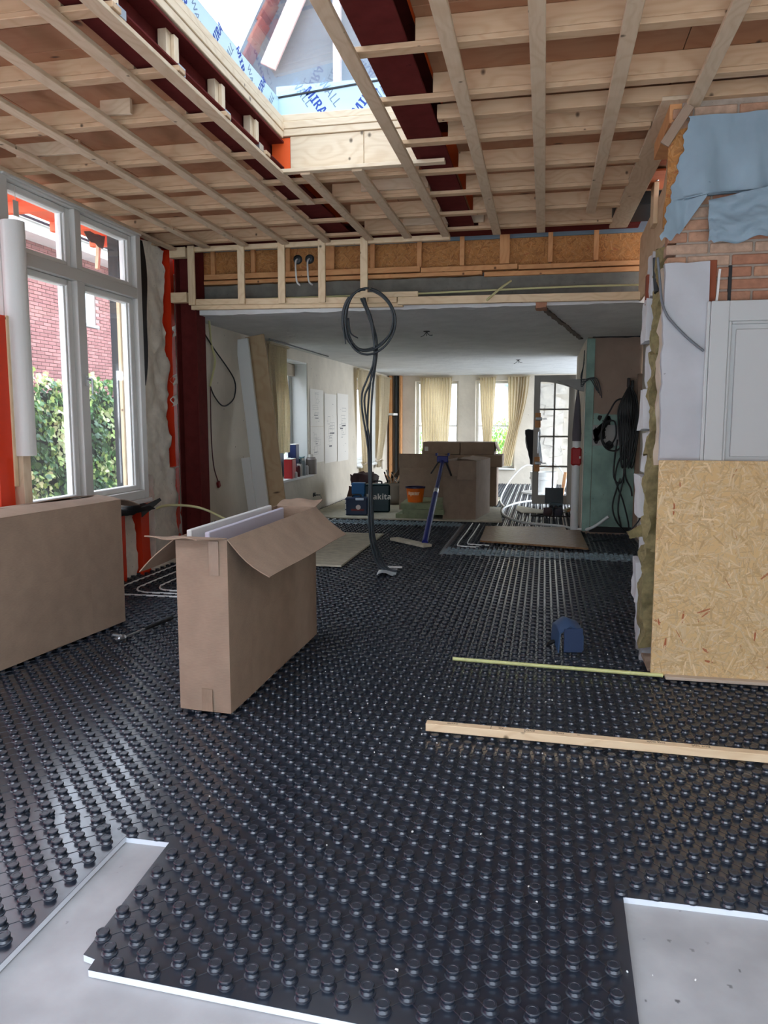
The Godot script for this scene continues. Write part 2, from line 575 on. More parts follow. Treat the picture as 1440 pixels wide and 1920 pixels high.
# ---------------------------------------------------------------- walls, slab, roof
func shell() -> void:
	var b := mb()
	b.bb(V(-3.95, -0.3, -18.0), V(2.9, -0.02, 0.75), 0.0)
	tag(part(self, "floor", b, M.concrete), "grey concrete slab bare at the front corners between the black studded sheets", "floor", "", "structure")

	# extension: left wall, timber frame and board covered with orange foil
	b = mb()
	wall_holes(b, 0, -3.775, -3.75, -7.52, 0.75, -0.02, 3.2, [[-6.36, -4.57, 0.72, 3.07], [-4.23, -2.44, 0.72, 3.07]])
	tag(part(self, "wall_left", b, M.orange), "timber frame wall under orange foil round the tall left window", "wall", "", "structure")
	# right side of the extension, outside the frame
	b = mb()
	b.bb(V(2.7, -0.02, -4.44), V(2.9, 3.2, 0.75), 0.0)
	tag(part(self, "wall_right", b, M.plaster), "plastered side wall closing the extension on the right", "wall", "", "structure")
	# piers either side of the open rear
	b = mb()
	b.bb(V(-3.75, -0.02, 0.55), V(-3.3, 3.2, 0.75), 0.0)
	b.bb(V(2.3, -0.02, 0.55), V(2.7, 3.2, 0.75), 0.0)
	b.bb(V(-3.3, 3.05, 0.55), V(2.3, 3.2, 0.75), 0.0)
	tag(part(self, "wall_rear", b, M.stud_wood), "open garden front of the extension with narrow timber piers", "wall", "", "structure")
	# flat roof with its opening
	b = mb()
	slab(b, -4.42, 3.0, -7.36, 0.9, 3.21, 3.28, [[-1.95, -0.62, -5.16, -1.7]])
	slab(b, -4.42, 3.0, -7.36, 0.9, 3.28, 3.40, [[-1.79, -0.84, -5.16, -1.7]])
	tag(part(self, "roof", b, M.orange_soft), "flat roof of the extension with a long opening for the skylight", "roof", "", "structure")

	# old house: ceiling, left wall with two window openings, back wall, right walls
	b = mb()
	b.bb(V(-3.9, 2.455, -18.0), V(1.5, 2.50, -7.5), 0.0)
	b.bb(V(-3.33, 2.455, -7.5), V(1.5, 2.50, -7.16), 0.0)
	b.bb(V(-3.9, 2.50, -18.0), V(1.5, 2.68, -7.5), 0.0)
	tag(part(self, "ceiling_old", b, M.ceiling), "grey white plaster ceiling of the old back room", "ceiling", "", "structure")
	b = mb()
	wall_holes(b, 0, -3.9, -3.55, -18.0, -7.50, -0.02, 2.46, [[-11.36, -9.75, 0.62, 2.30], [-16.2, -14.5, 0.55, 2.26]])
	tag(part(self, "wall_old_left", b, M.plaster), "cream plastered side wall of the old room with two window niches", "wall", "", "structure")
	b = mb()
	wall_holes(b, 2, -17.95, -17.6, -3.9, 1.5, -0.02, 2.46, [[-2.93, -1.94, 0.50, 2.33], [-1.55, -0.66, 0.36, 2.33], [0.62, 1.32, 0.36, 2.33]])
	tag(part(self, "wall_back", b, M.plaster), "cream end wall of the old room with two tall windows", "wall", "", "structure")
	b = mb()
	b.bb(V(1.15, -0.02, -10.0), V(1.35, 2.46, -4.9), 0.0)
	tag(part(self, "wall_inner_right", b, M.plaster), "plain plaster wall closing the passage on the right", "wall", "", "structure")
	# upper house over the opening: steep gable
	b = mb()
	wall_holes(b, 2, -7.62, -7.36, -2.62, 3.2, 3.09, 9.0, [[-0.95, -0.2, 3.9, 5.6]])
	b.prism(PackedVector2Array([Vector2(-3.4, 3.09), Vector2(-2.62, 3.09), Vector2(-2.62, 5.5), Vector2(-3.4, 4.1)]), -0.26, Transform3D(Basis(), V(0, 0, -7.36)))
	b.prism(PackedVector2Array([Vector2(-3.9, 2.66), Vector2(1.5, 2.66), Vector2(1.5, 3.1), Vector2(-3.9, 3.1)]), -0.2, Transform3D(Basis(), V(0, 0, -7.42)))
	tag(part(self, "wall_upper", b, tri_mat(Color(0.44, 0.51, 0.55), 0.9, M.plaster.albedo_texture, 0.4)), "grey rendered gable of the old house seen through the skylight", "wall", "", "structure")
	b = mb()
	b.bb(V(-3.9, 2.66, -18.0), V(1.5, 2.9, -7.62), 0.0)
	tag(part(self, "floor_upper", b, M.plaster_grey), "upper storey floor over the old room", "floor", "", "structure")

# ---------------------------------------------------------------- studded floor sheets
const PITCH := 0.051

func lattice(inside: Callable, x0: float, x1: float, z0: float, z1: float, ox := 0.0, oz := 0.0) -> Array:
	var out := []
	var i0 := int(floor((x0 + 1.168) / PITCH)); var i1 := int(ceil((x1 + 1.168) / PITCH))
	var j0 := int(floor((z0 + 1.783) / PITCH)); var j1 := int(ceil((z1 + 1.783) / PITCH))
	for i in range(i0, i1 + 1):
		for j in range(j0, j1 + 1):
			if (i + j) & 1: continue
			var p := Vector2(-1.168 + PITCH * i + ox, -1.783 + PITCH * j + oz)
			if inside.call(p): out.append(p)
	return out

func stud_mesh() -> ArrayMesh:
	var b := MB.new()
	b.lathe([Vector2(0.0225, 0.0), Vector2(0.0225, 0.0015), Vector2(0.0185, 0.003), Vector2(0.0155, 0.009), Vector2(0.0185, 0.0155), Vector2(0.0187, 0.0195), Vector2(0.0165, 0.0215), Vector2(0.0118, 0.0215), Vector2(0.0108, 0.0206), Vector2(0, 0.0206)], 16)
	for i in b.v.size():
		var p := b.v[i]
		if p.y > 0.0085 and p.y < 0.021:
			var a := atan2(p.z, p.x)
			var k := 1.0 - 0.16 * pow(maxf(0.0, cos(4.0 * a)), 3.0) * (1.0 if p.y < 0.02 else 0.5)
			b.v[i] = Vector3(p.x * k, p.y, p.z * k)
	return b.mesh()

func panel(label: String, poly: PackedVector2Array, y: float, film: Material, single: int, foam: bool, ox := 0.0, oz := 0.0, called := "stud_panel") -> void:
	var t := thing(called, label, "floor sheet")
	var xf := Transform3D(Basis(Vector3.RIGHT, Vector3(0, 0, 1), Vector3(0, -1, 0)), V(0, y, 0))  # (x, z) outline, depth downwards
	var b := MB.new()
	b.prism(poly, 0.0018, xf)
	part(t, "film", b, film)
	if foam:
		b = MB.new()
		b.prism(poly, 0.0185, Transform3D(xf.basis, V(0, y - 0.0018, 0)))
		part(t, "foam_backing", b, M.foam, "white foam backing")
	var lo := poly[0]; var hi := poly[0]
	for p in poly:
		lo = lo.min(p); hi = hi.max(p)
	var small := Geometry2D.offset_polygon(poly, -0.015)[0]
	var at := lattice(func(p: Vector2) -> bool: return Geometry2D.is_point_in_polygon(p, small), lo.x, hi.x, lo.y, hi.y, ox, oz)
	at.sort_custom(func(p: Vector2, q: Vector2) -> bool: return p.length_squared() < q.length_squared())
	var sm: Material = film if film != M.plastic else M.plastic_stud
	var rest := []
	var made := 0
	for p in at:
		var q := V(p.x, y, p.y)
		# in view of the photograph: left and right limits and the lower edge
		var seen: bool = -p.y > 1.1 and p.x > 0.92 * p.y + 0.0 and p.x < -0.33 * p.y + 0.05 and (-p.y > 1.55 + 0.0 * p.x)
		if made < single and seen:
			var o := MeshInstance3D.new()
			o.name = "stud"
			o.mesh = M.stud_mesh
			o.material_override = sm
			o.position = q
			o.rotation.y = rng.randf() * 0.15
			t.add_child(o, true)
			made += 1
		else:
			rest.append(Transform3D(Basis(), q))
	if rest.size() > 0: copies(t, "small_studs", M.stud_mesh, sm, rest)
	# moulded lines that run from stud to stud
	b = MB.new()
	for dirn in [1.0, -1.0]:
		var seen_lines := {}
		for p in at:
			if p.y < -6.0: continue
			var key := int(round((p.x - dirn * p.y) / PITCH))
			if not seen_lines.has(key): seen_lines[key] = [p, p]
			else:
				if p.x < seen_lines[key][0].x: seen_lines[key][0] = p
				if p.x > seen_lines[key][1].x: seen_lines[key][1] = p
		for key in seen_lines:
			var l: Array = seen_lines[key]
			if l[0].distance_to(l[1]) < 0.05: continue
			if dirn < 0 and posmod(key, 4) == 1: continue
			b.bar(V(l[0].x, y + 0.0004, l[0].y), V(l[1].x, y + 0.0004, l[1].y), 0.0028, 0.0022, Vector3.UP, 0.0007)
	if b.v.size() > 0: stuff(part(t, "moulded_lines", b, sm))

func stud_floor() -> void:
	M.stud_mesh = stud_mesh()
	var pv := func(a: Array) -> PackedVector2Array:
		var o := PackedVector2Array()
		for k in range(0, a.size(), 2): o.append(Vector2(a[k], a[k + 1]))
		return o
	panel("black studded sheet in the middle at the bottom, white foam edge towards the camera", pv.call([-1.222, -2.30, -1.183, -1.712, -1.142, -1.702, -1.137, -1.662, 0.25, -1.60, 0.268, -2.40, -1.222, -2.40]), 0.003, M.plastic, 300, true)
	panel("black studded sheet at the lower left, lapping over the sheet behind it", pv.call([-1.385, -2.28, -1.366, -1.0, -3.7, -1.0, -3.7, -2.36, -1.43, -2.36, -1.44, -2.31]), 0.004, M.plastic, 220, true, -0.004, 0.02)
	panel("large black studded floor sheet filling the extension", pv.call([-3.72, -2.33, -1.40, -2.276, 2.68, -2.276, 2.68, -4.42, 0.62, -4.46, 0.62, -5.1, 1.14, -5.1, 1.14, -8.05, -1.1, -8.12, -1.1, -10.3, -3.54, -10.3, -3.54, -7.1, -3.72, -7.1]), 0.0, M.plastic, 300, true)
	panel("pale grey studded strip across the threshold below the right pillar", pv.call([-1.08, -8.13, 1.14, -8.06, 1.14, -8.42, -1.08, -8.5]), 0.006, M.plastic_grey, 0, false)
	panel("pale grey studded strip in front of the cartons and tool cases", pv.call([-3.5, -10.32, -1.08, -10.25, -1.08, -10.62, -3.5, -10.66]), 0.006, M.plastic_grey, 0, false)
	panel("black studded floor sheet of the old room under the white heating pipes", pv.call([-1.07, -8.53, 1.14, -8.45, 1.14, -9.98, 0.55, -10.0, 0.55, -13.0, 1.4, -13.0, 1.4, -17.58, -3.53, -17.58, -3.53, -10.68, -1.07, -10.63]), 0.0, M.plastic, 0, false)

# ---------------------------------------------------------------- joists, laths, battens, steel
const JOISTS := [-0.85, -1.38, -1.92, -2.45, -2.98, -3.55, -4.10, -4.72, -5.28, -5.78, -6.34, -6.84]

func ceiling_frame() -> void:
	var c := thing("ceiling", "open timber ceiling of the extension, joists and laths under reddish plywood", "ceiling", Vector3.ZERO, 0, "", "structure")
	# plywood deck in panels
	var zs := [0.55, -0.67, -1.89, -3.24, -3.465, -4.44, -5.66, -6.88, -7.02]
	for r in [[-3.75, -2.9], [-2.896, -1.96], [-1.74, -1.2], [-1.196, -0.66], [-0.60, 0.6], [0.604, 1.8], [1.804, 2.7]]:
		for k in zs.size() - 1:
			if r[0] > -1.8 and r[1] < -0.6 and zs[k] > -5.1: continue
			var b := mb()
			var dy := 3.164 if r[1] < -1.9 else 3.186
			b.bb(V(r[0], dy + rng.randf() * 0.002, zs[k + 1] + 0.002), V(r[1], dy + 0.018, zs[k] - 0.002), 0.0015)
			part(c, "deck_panel", b, M.deck)
	# joists with a lath nailed under each
	for k in JOISTS.size():
		var z: float = JOISTS[k]
		var rx: float = 2.7 if z > -4.5 else [0.62, 0.60, 0.60, 0.56, 0.54][k - 7]
		var segs := [[-3.72, -1.955], [-0.60, rx]]
		if z < -5.1: segs.append([-1.60, -0.86])
		for s in segs:
			var b := mb()
			b.bb(V(s[0], 3.09, z - 0.063), V(s[1], 3.166 if s[1] < -1.9 else 3.186, z - 0.004), 0.003)
			part(c, "joist", b, M.joist)
		var lx: float = rx - 0.03 - rng.randf() * 0.06
		if z > -5.1:
			for s in [[-3.73, -1.72], [-0.92, lx]]:
				var b := mb()
				b.bb(V(s[0], 3.064, z - 0.068), V(s[1], 3.0885, z), 0.0025)
				part(c, "lath", b, M.joist)
		else:
			var b := mb()
			b.bb(V(-3.73, 3.064, z - 0.068), V(lx, 3.0885, z), 0.0025)
			part(c, "lath", b, M.joist)
	for e in [[-4.405, -0.62, 2.68]]:
		var b := mb()
		b.bb(V(e[1], 3.075, e[0] - 0.06), V(e[2], 3.15, e[0]), 0.003)
		part(c, "lath", b, M.joist)
	# short packing blocks beside the joists
	for q in [[-2.33, 3.066, -4.05, 0.09], [-3.1, 3.066, -4.55, 0.22], [-0.9, 3.09, -6.84, 0.35], [-1.12, 3.09, -5.78, 0.25]]:
		var b := mb()
		b.bb(V(q[0] - q[3], q[1] + 0.02, q[2] + 0.004), V(q[0] + q[3], q[1] + 0.105, q[2] + 0.03), 0.002)
		part(c, "packing_block", b, M.pale)

	# long battens, lowest layer: x, near end, far end, label
	var y := 3.04
	var bs := [
		[-3.505, 0.5, -7.0, "pale ceiling batten hard against the head of the left window"],
		[-3.165, 0.5, -6.98, "pale ceiling batten, next one in from the left window"],
		[-2.775, 0.5, -6.98, "pale ceiling batten, second one in from the left window"],
		[-2.375, 0.5, -6.98, "pale ceiling batten, third one in from the left window"],
		[-1.985, 0.5, -6.98, "pale ceiling batten along the dark gap beside the skylight"],
		[-1.765, 0.5, -5.77, "bright edged batten along the left rim of the skylight, ends beyond its corner"],
		[-1.585, -5.075, -6.98, "short ceiling batten behind the skylight, nearest its left corner"],
		[-1.235, -5.075, -6.98, "short ceiling batten behind the middle of the skylight"],
		[-0.895, -1.2, -6.98, "long ceiling batten along the right rim of the skylight"],
		[-0.445, 0.5, -7.0, "ceiling batten just right of the dark red steel beam"],
		[-0.07, 0.5, -7.0, "ceiling batten running straight up the middle of the right bay"],
		[0.305, 0.5, -6.45, "ceiling batten of the right bay ending at the plywood fascia"],
		[0.71, 0.5, -4.62, "ceiling batten ending above the blue membrane"],
		[1.12, 0.5, -4.40, "ceiling batten cut off at the upper right corner of the picture"]]
	for q in bs:
		var b := mb()
		var x: float = q[0]
		b.box(V(x, y + 0.0115, (q[1] + q[2]) * 0.5), Vector3(0.07, 0.023, q[1] - q[2]), Basis(Vector3.UP, rng.randf_range(-0.002, 0.002)), 0.0025)
		solo("ceiling_batten", b, M.pale, q[3], "batten", "")
	var b := mb()
	b.bb(V(-1.80, 3.052, -5.10), V(-0.66, 3.075, -5.04), 0.002)
	solo("ceiling_batten", b, M.white_wood, "bright cross batten under the far end of the skylight", "batten")
	b = mb()
	b.box(V(0.60, 3.082, -5.75), Vector3(0.15, 0.02, 2.7), Basis(Vector3.UP, 0.02), 0.002)
	solo("edge_board", b, M.pale, "greyish board along the sawn joist ends right of the battens", "board")

	# steel
	b = mb()
	for s in [[-1.95, -1.745, 3.10, 3.112], [-1.95, -1.745, 3.262, 3.276], [-1.853, -1.843, 3.112, 3.262]]:
		b.bb(V(s[0], s[2], -7.0), V(s[1], s[3], 0.5), 0.002)
	solo("steel_beam", b, M.red_steel, "dark red steel beam open to the left side of the skylight", "steel beam")
	b = mb()
	for s in [[-0.845, -0.635, 3.092, 3.106], [-0.845, -0.635, 3.27, 3.284], [-0.745, -0.735, 3.106, 3.27]]:
		b.bb(V(s[0], s[2], -7.0), V(s[1], s[3], 0.5), 0.002)
	solo("steel_beam", b, M.red_steel, "dark red steel beam running back from the top of the picture right of the skylight", "steel beam")
	b = mb()
	for s in [[-7.22, -7.01, 3.092, 3.106], [-7.22, -7.01, 3.19, 3.204], [-7.12, -7.11, 3.106, 3.19]]:
		b.bb(V(-3.7, s[2], s[0]), V(0.75, s[3], s[1]), 0.002)
	solo("steel_beam", b, M.red_steel, "dark red cross beam above the timber frame of the bulkhead", "steel beam")
	b = mb()
	for s in [[-3.56, -3.548], [-3.352, -3.34]]:
		b.bb(V(s[0], -0.02, -7.31), V(s[1], 3.09, -7.11), 0.002)
	b.bb(V(-3.548, -0.02, -7.215), V(-3.352, 3.09, -7.205), 0.001)
	var col := thing("steel_column", "dark red steel column standing left of the opening to the old room", "steel column")
	part(col, "shaft", b, M.red_steel)
	for yy in [[2.98, 3.075], [2.56, 2.655]]:
		b = mb()
		b.bb(V(-3.56, yy[0], -7.10), V(-3.395, yy[1], -7.02), 0.003)
		part(col, "wood_block", b, M.stud_wood, "pale wood block")
	# hangers and packing in the left beam
	for z in [-2.46, -3.02, -3.56, -4.11, -4.62]:
		var post := thing("packing_post", ["white timber post in the steel beam, top of the picture", "", "", "", ""][0], "post")
		var idx := [-2.46, -3.02, -3.56, -4.11, -4.62].find(z)
		post.set_meta("label", ["pale timber post in the left steel beam, above the picture edge", "pale timber post in the left steel beam, cut by the picture edge", "pale timber post in the left steel beam, topmost one fully seen", "pale timber post in the left steel beam, middle one beside the skylight", "pale timber post in the left steel beam, nearest the skylight's far corner"][idx])
		post.set_meta("group", "packing posts in the left steel beam")
		b = mb()
		b.bb(V(-1.83, 3.112, z - 0.065), V(-1.785, 3.262, z), 0.002)
		part(post, "post", b, M.white_wood)
		b = mb()
		b.bb(V(-1.784, 3.112, z - 0.085), V(-1.764, 3.25, z - 0.04), 0.002)
		part(post, "strip", b, M.white_wood)
		b = mb()
		b.bb(V(-1.775, 3.075, z - 0.10), V(-1.74, 3.114, z - 0.03), 0.001)
		b.bb(V(-1.775, 3.07, z - 0.085), V(-1.765, 3.13, z - 0.08), 0.001)
		part(post, "clip", b, M.metal, "small metal hanger clip")

# ---------------------------------------------------------------- skylight
func letters(parent: Node, s: String, at: Vector3, B: Basis, h: float, m: Material, bold := false, depth := 0.0008) -> void:
	var tm := TextMesh.new()
	var f := SystemFont.new()
	f.font_names = PackedStringArray(["Droid Sans"])
	if bold: f.font_weight = 700
	tm.font = f
	tm.text = s
	tm.font_size = 48
	tm.pixel_size = h / 48.0 * 1.35
	tm.depth = depth
	tm.curve_step = 2.0
	var o := part(parent, "lettering", tm, m)
	o.transform = Transform3D(B, at)

func skylight() -> void:
	var t := thing("skylight", "long roof window with pale laminated kerb and blue film covered upstands", "skylight")
	var offs := [0.0, 0.006, 0.002]
	for k in 3:
		var y0 := 3.287 + 0.045 * k
		var b := mb()
		b.bb(V(-1.80, y0, -5.10), V(-1.742 + offs[k], y0 + 0.044, -1.7), 0.003)
		part(t, "kerb_board", b, M.white_wood)
		b = mb()
		b.bb(V(-1.80, y0 + 0.015, -5.165), V(-0.79, y0 + 0.059, -5.105 + offs[k]), 0.003)
		part(t, "kerb_board", b, M.white_wood)
		b = mb()
		b.bb(V(-0.85 - offs[k], y0, -5.10), V(-0.79, y0 + 0.044, -1.7), 0.003)
		part(t, "kerb_board", b, M.white_wood)
	var b := mb()
	b.bb(V(-1.70, 3.088, -5.16), V(-1.20, 3.30, -5.115), 0.003)
	part(t, "header_board", b, M.white_wood)
	b = mb()
	b.bb(V(-1.197, 3.088, -5.16), V(-0.80, 3.30, -5.115), 0.003)
	part(t, "header_board", b, M.white_wood)
	b = mb()
	b.bb(V(-1.83, 3.088, -5.165), V(-1.70, 3.295, -5.12), 0.002)
	part(t, "corner_strip", b, M.orange_soft, "orange foil corner strip")
	b = mb()
	b.bb(V(-1.80, 3.08, -1.72), V(-0.8, 3.56, -1.66), 0.003)
	part(t, "near_upstand", b, M.white_wood)
	# film covered upstands
	b = mb(); b.bb(V(-1.81, 3.42, -5.15), V(-1.785, 3.56, -1.7), 0.001)
	var fl := part(t, "upstand", b, M.foil)
	b = mb(); b.bb(V(-1.80, 3.434, -5.165), V(-0.80, 3.63, -5.14), 0.001)
	var fb := part(t, "upstand", b, M.foil)
	b = mb(); b.bb(V(-0.82, 3.42, -5.15), V(-0.795, 3.64, -1.7), 0.001)
	part(t, "upstand", b, M.foil)
	# printing on the film
	var lx := Basis(V(0, 0, -1), Vector3.UP, V(1, 0, 0))   # text on the left upstand, facing right
	var kz := [-2.6, -3.2, -3.75, -4.15, -4.5, -4.82]
	for k in kz.size():
		var r := lx * Basis(V(0, 0, 1), -0.85 if k % 2 == 0 else 0.9)
		letters(fl, "MIRA", V(-1.7842, 3.50, kz[k]), r, 0.055, M.ink, true)
		letters(fl, "WALL", V(-1.7842, 3.475, kz[k] - 0.16), r, 0.05, M.ink_grey)
	for q in [[-1.53, 3.52, -0.95, "MIRA", true], [-1.43, 3.565, -0.95, "WALL", false], [-1.20, 3.50, 0.85, "MIRA", true], [-1.07, 3.56, 0.85, "WALL", false], [-1.62, 3.58, -0.95, "WALL", false], [-0.93, 3.52, 0.85, "MIRA", true]]:
		letters(fb, q[3], V(q[0], q[1], -5.1392), Basis(V(0, 0, 1), q[2]), 0.06, M.ink if q[4] else M.ink_grey, q[4])
	# glass, slightly tilted, with a dark seal round it
	var gx := Basis(V(0, 0, 1), 0.075)
	b = mb(); b.box(V(-1.30, 3.605, -3.42), Vector3(1.06, 0.012, 3.5), gx, 0.001)
	part(t, "glass_pane", b, M.sky_glass)
	b = mb()
	b.box(gx * V(0, -0.008, 0) + V(-1.30, 3.605, -5.145), Vector3(1.06, 0.012, 0.02), gx, 0.001)
	b.box(V(-1.80, 3.562, -3.42), Vector3(0.02, 0.012, 3.5), gx, 0.001)
	part(t, "seal", b, M.rubber, "dark seal under the glass edge")

# ---------------------------------------------------------------- timber bulkhead over the opening
func bulkhead() -> void:
	var z0 := -7.05
	var t := thing("bulkhead_frame", "new pale timber frame hanging under the cross beam over the opening", "timber frame")
	var put := func(called: String, x0: float, x1: float, y0: float, y1: float, za: float, zb: float, m: Material) -> void:
		var b := mb()
		b.bb(V(x0, y0, zb), V(x1, y1, za), 0.002)
		part(t, called, b, m)
	put.call("top_rail", -3.36, -0.87, 3.033, 3.078, z0, z0 - 0.05, M.stud_wood)
	for x in [-3.345, -2.84, -2.44, -2.05, -1.65]:
		put.call("stud", x - 0.034, x + 0.034, 2.535 - (x + 3.345) * 0.012, 3.085, z0 + 0.022, z0 - 0.0, M.stud_wood)
	var b := mb()
	b.bar(V(-3.38, 2.565, z0 - 0.03), V(-1.35, 2.527, z0 - 0.03), 0.05, 0.055, Vector3.UP)
	part(t, "bottom_rail", b, M.stud_wood)
	b = mb()
	b.bar(V(-1.34, 2.515, z0 - 0.03), V(0.79, 2.495, z0 - 0.03), 0.05, 0.068, Vector3.UP)
	part(t, "bottom_rail", b, M.stud_wood)
	b = mb()
	b.bar(V(-1.75, 2.575, z0 + 0.012), V(-1.15, 2.567, z0 + 0.012), 0.022, 0.045, Vector3.UP)
	part(t, "joining_piece", b, M.stud_wood)
	b = mb()
	b.bar(V(-3.38, 2.52, z0 - 0.06), V(-1.3, 2.49, z0 - 0.06), 0.05, 0.045, Vector3.UP)
	part(t, "packing_strip", b, M.stud_wood)

	# the old end wall of the floor above: coarse board panels between brown uprights
	var w := thing("wall_bulkhead", "coarse strand board between brown uprights behind the new timber frame", "wall", Vector3.ZERO, 0, "", "structure")
	var ups := [-3.5, -3.26, -2.84, -2.48, -2.06, -1.64, -1.19, -0.79, -0.40, 0.01, 0.41, 0.85]
	for k in ups.size() - 1:
		b = mb()
		b.bb(V(ups[k] + 0.004, 2.80, -7.40), V(ups[k + 1] - 0.004, 3.2, -7.382), 0.001)
		part(w, "board_panel", b, M.osb_old)
	for k in range(1, ups.size() - 1):
		var hw := 0.045 if k in [4, 8] else 0.021
		b = mb()
		b.bb(V(ups[k] - hw, 2.86, -7.38), V(ups[k] + hw, 3.2, -7.34), 0.002)
		part(w, "upright", b, M.old_wood)
	for q in [[-3.5, -1.18, 2.815, 2.865], [-1.17, -0.28, 2.805, 2.85], [-0.27, 0.8, 2.80, 2.84]]:
		b = mb()
		b.bb(V(q[0], q[2], -7.38), V(q[1], q[3], -7.31), 0.002)
		part(w, "ledger", b, M.old_wood)
	for q in [[-3.4, -0.6, 2.765, 2.80], [-0.58, 0.8, 2.745, 2.785]]:
		b = mb()
		b.bb(V(q[0], q[2], -7.39), V(q[1], q[3], -7.30), 0.002)
		part(w, "ledger", b, M.old_wood)
	b = mb()
	b.rough(V(-1.3, 2.655, -7.40), Vector3(4.4, 0.2, 0.14), Basis(), 0.07, 0.016, noise(0.05, 31))
	part(w, "sawn_concrete", b, tri_mat(Color(0.50, 0.49, 0.45), 0.9, M.concrete.albedo_texture, 1.2))
	b = mb()
	b.rough(V(-1.23, 2.47, -7.20), Vector3(4.1, 0.045, 0.12), Basis(), 0.06, 0.012, noise(0.06, 32))
	part(w, "plaster_edge", b, M.ceiling, "broken edge of the old plaster ceiling")
	# conduit along the bulkhead
	b = mb()
	b.tube(spline([V(-3.35, 2.60, -7.22), V(-2.4, 2.60, -7.22), V(-1.2, 2.60, -7.22), V(0.1, 2.615, -7.22), V(0.78, 2.61, -7.22)], 6), 0.009, 8)
	solo("conduit", b, M.conduit, "yellow plastic conduit lying along the bulkhead above its bottom rail", "conduit")
	b = mb()
	b.tube(spline([V(-0.33, 2.68, -7.2), V(-0.42, 2.6, -7.1), V(-0.53, 2.49, -7.02)], 5), 0.011, 8)
	solo("conduit", b, M.conduit, "short yellow conduit stub slanting over the bottom rail of the bulkhead", "conduit")
	# two grommets with pale cables
	for q in [[-2.39, "left one of the two grey wall grommets with a pale cable in the bulkhead"], [-2.27, "right one of the two grey wall grommets with a pale cable in the bulkhead"]]:
		var g := thing("grommet", q[1], "grommet", Vector3.ZERO, 0, "grey grommets in the bulkhead")
		b = mb()
		b.lathe([Vector2(0, 0.022), Vector2(0.02, 0.022), Vector2(0.043, 0.014), Vector2(0.045, 0.0)], 20, Transform3D(Basis(Vector3.RIGHT, PI / 2), V(q[0], 2.985, -7.382)), true)
		part(g, "cap", b, M.cable)
		b = mb()
		b.tube(spline([V(q[0], 2.985, -7.36), V(q[0], 2.95, -7.31), V(q[0] + 0.01, 2.86, -7.28), V(q[0] + 0.02, 2.76, -7.28), V(q[0] + 0.06, 2.72, -7.26)], 6), 0.009, 8)
		part(g, "cable", b, M.white)
	# plywood fascia on the right with its battens
	b = mb()
	b.prism(PackedVector2Array([Vector2(4.5, 2.28), Vector2(5.45, 2.30), Vector2(5.55, 2.48), Vector2(7.2, 2.46), Vector2(7.2, 3.0), Vector2(5.9, 3.05), Vector2(5.8, 3.12), Vector2(4.5, 3.12)]), 0.018, Transform3D(Basis(V(0, 0, -1), Vector3.UP, V(1, 0, 0)), V(0.77, 0, 0)))
	solo("fascia_board", b, mat(Color(0.92, 0.86, 0.78), 0.7, M.pale.albedo_texture, Vector3(0.4, 0.6, 1)), "wide tan plywood fascia above the insulated wall end", "board")
	for q in [[-5.35, 2.72, "long upright strip on the plywood fascia, nearer to the camera"], [-6.1, 2.86, "short upright strip on the plywood fascia, further back"]]:
		b = mb()
		b.bb(V(0.735, q[1], q[0] - 0.17), V(0.768, 3.16, q[0]), 0.002)
		solo("fascia_strip", b, M.stud_wood, q[2], "strip")
	# orange brown plates with screws between the joist ends
	var pl := [[-4.82, -5.22], [-5.34, -5.72], [-5.84, -6.28]]
	for k in 3:
		var o := thing("screwed_plate", ["reddish plate with screw heads between joist ends, nearest the blue membrane", "reddish plate with screw heads between joist ends, middle one", "reddish plate with screw heads between joist ends, furthest back"][k], "plate", Vector3.ZERO, 0, "plates between the joist ends")
		b = mb()
		b.bb(V(0.60, 3.15, pl[k][1]), V(1.12, 3.165, pl[k][0]), 0.002)
		part(o, "plate", b, mat(Color(0.72, 0.42, 0.25), 0.6, M.old_wood.albedo_texture, Vector3(0.5, 2, 1)))
		for s in 2:
			b = mb()
			b.lathe([Vector2(0, -0.004), Vector2(0.008, -0.004), Vector2(0.012, 0.001)], 12, Transform3D(Basis(), V(0.68 + 0.07 * s, 3.149, pl[k][0] - 0.12 - 0.1 * s)))
			part(o, "screw_head", b, M.metal)
	b = mb()
	b.bb(V(0.50, 3.09, -7.0), V(1.15, 3.2, -6.45), 0.01)
	solo("dark_packing", b, M.black, "black plastic packed into the corner at the end of the cross beam", "packing")

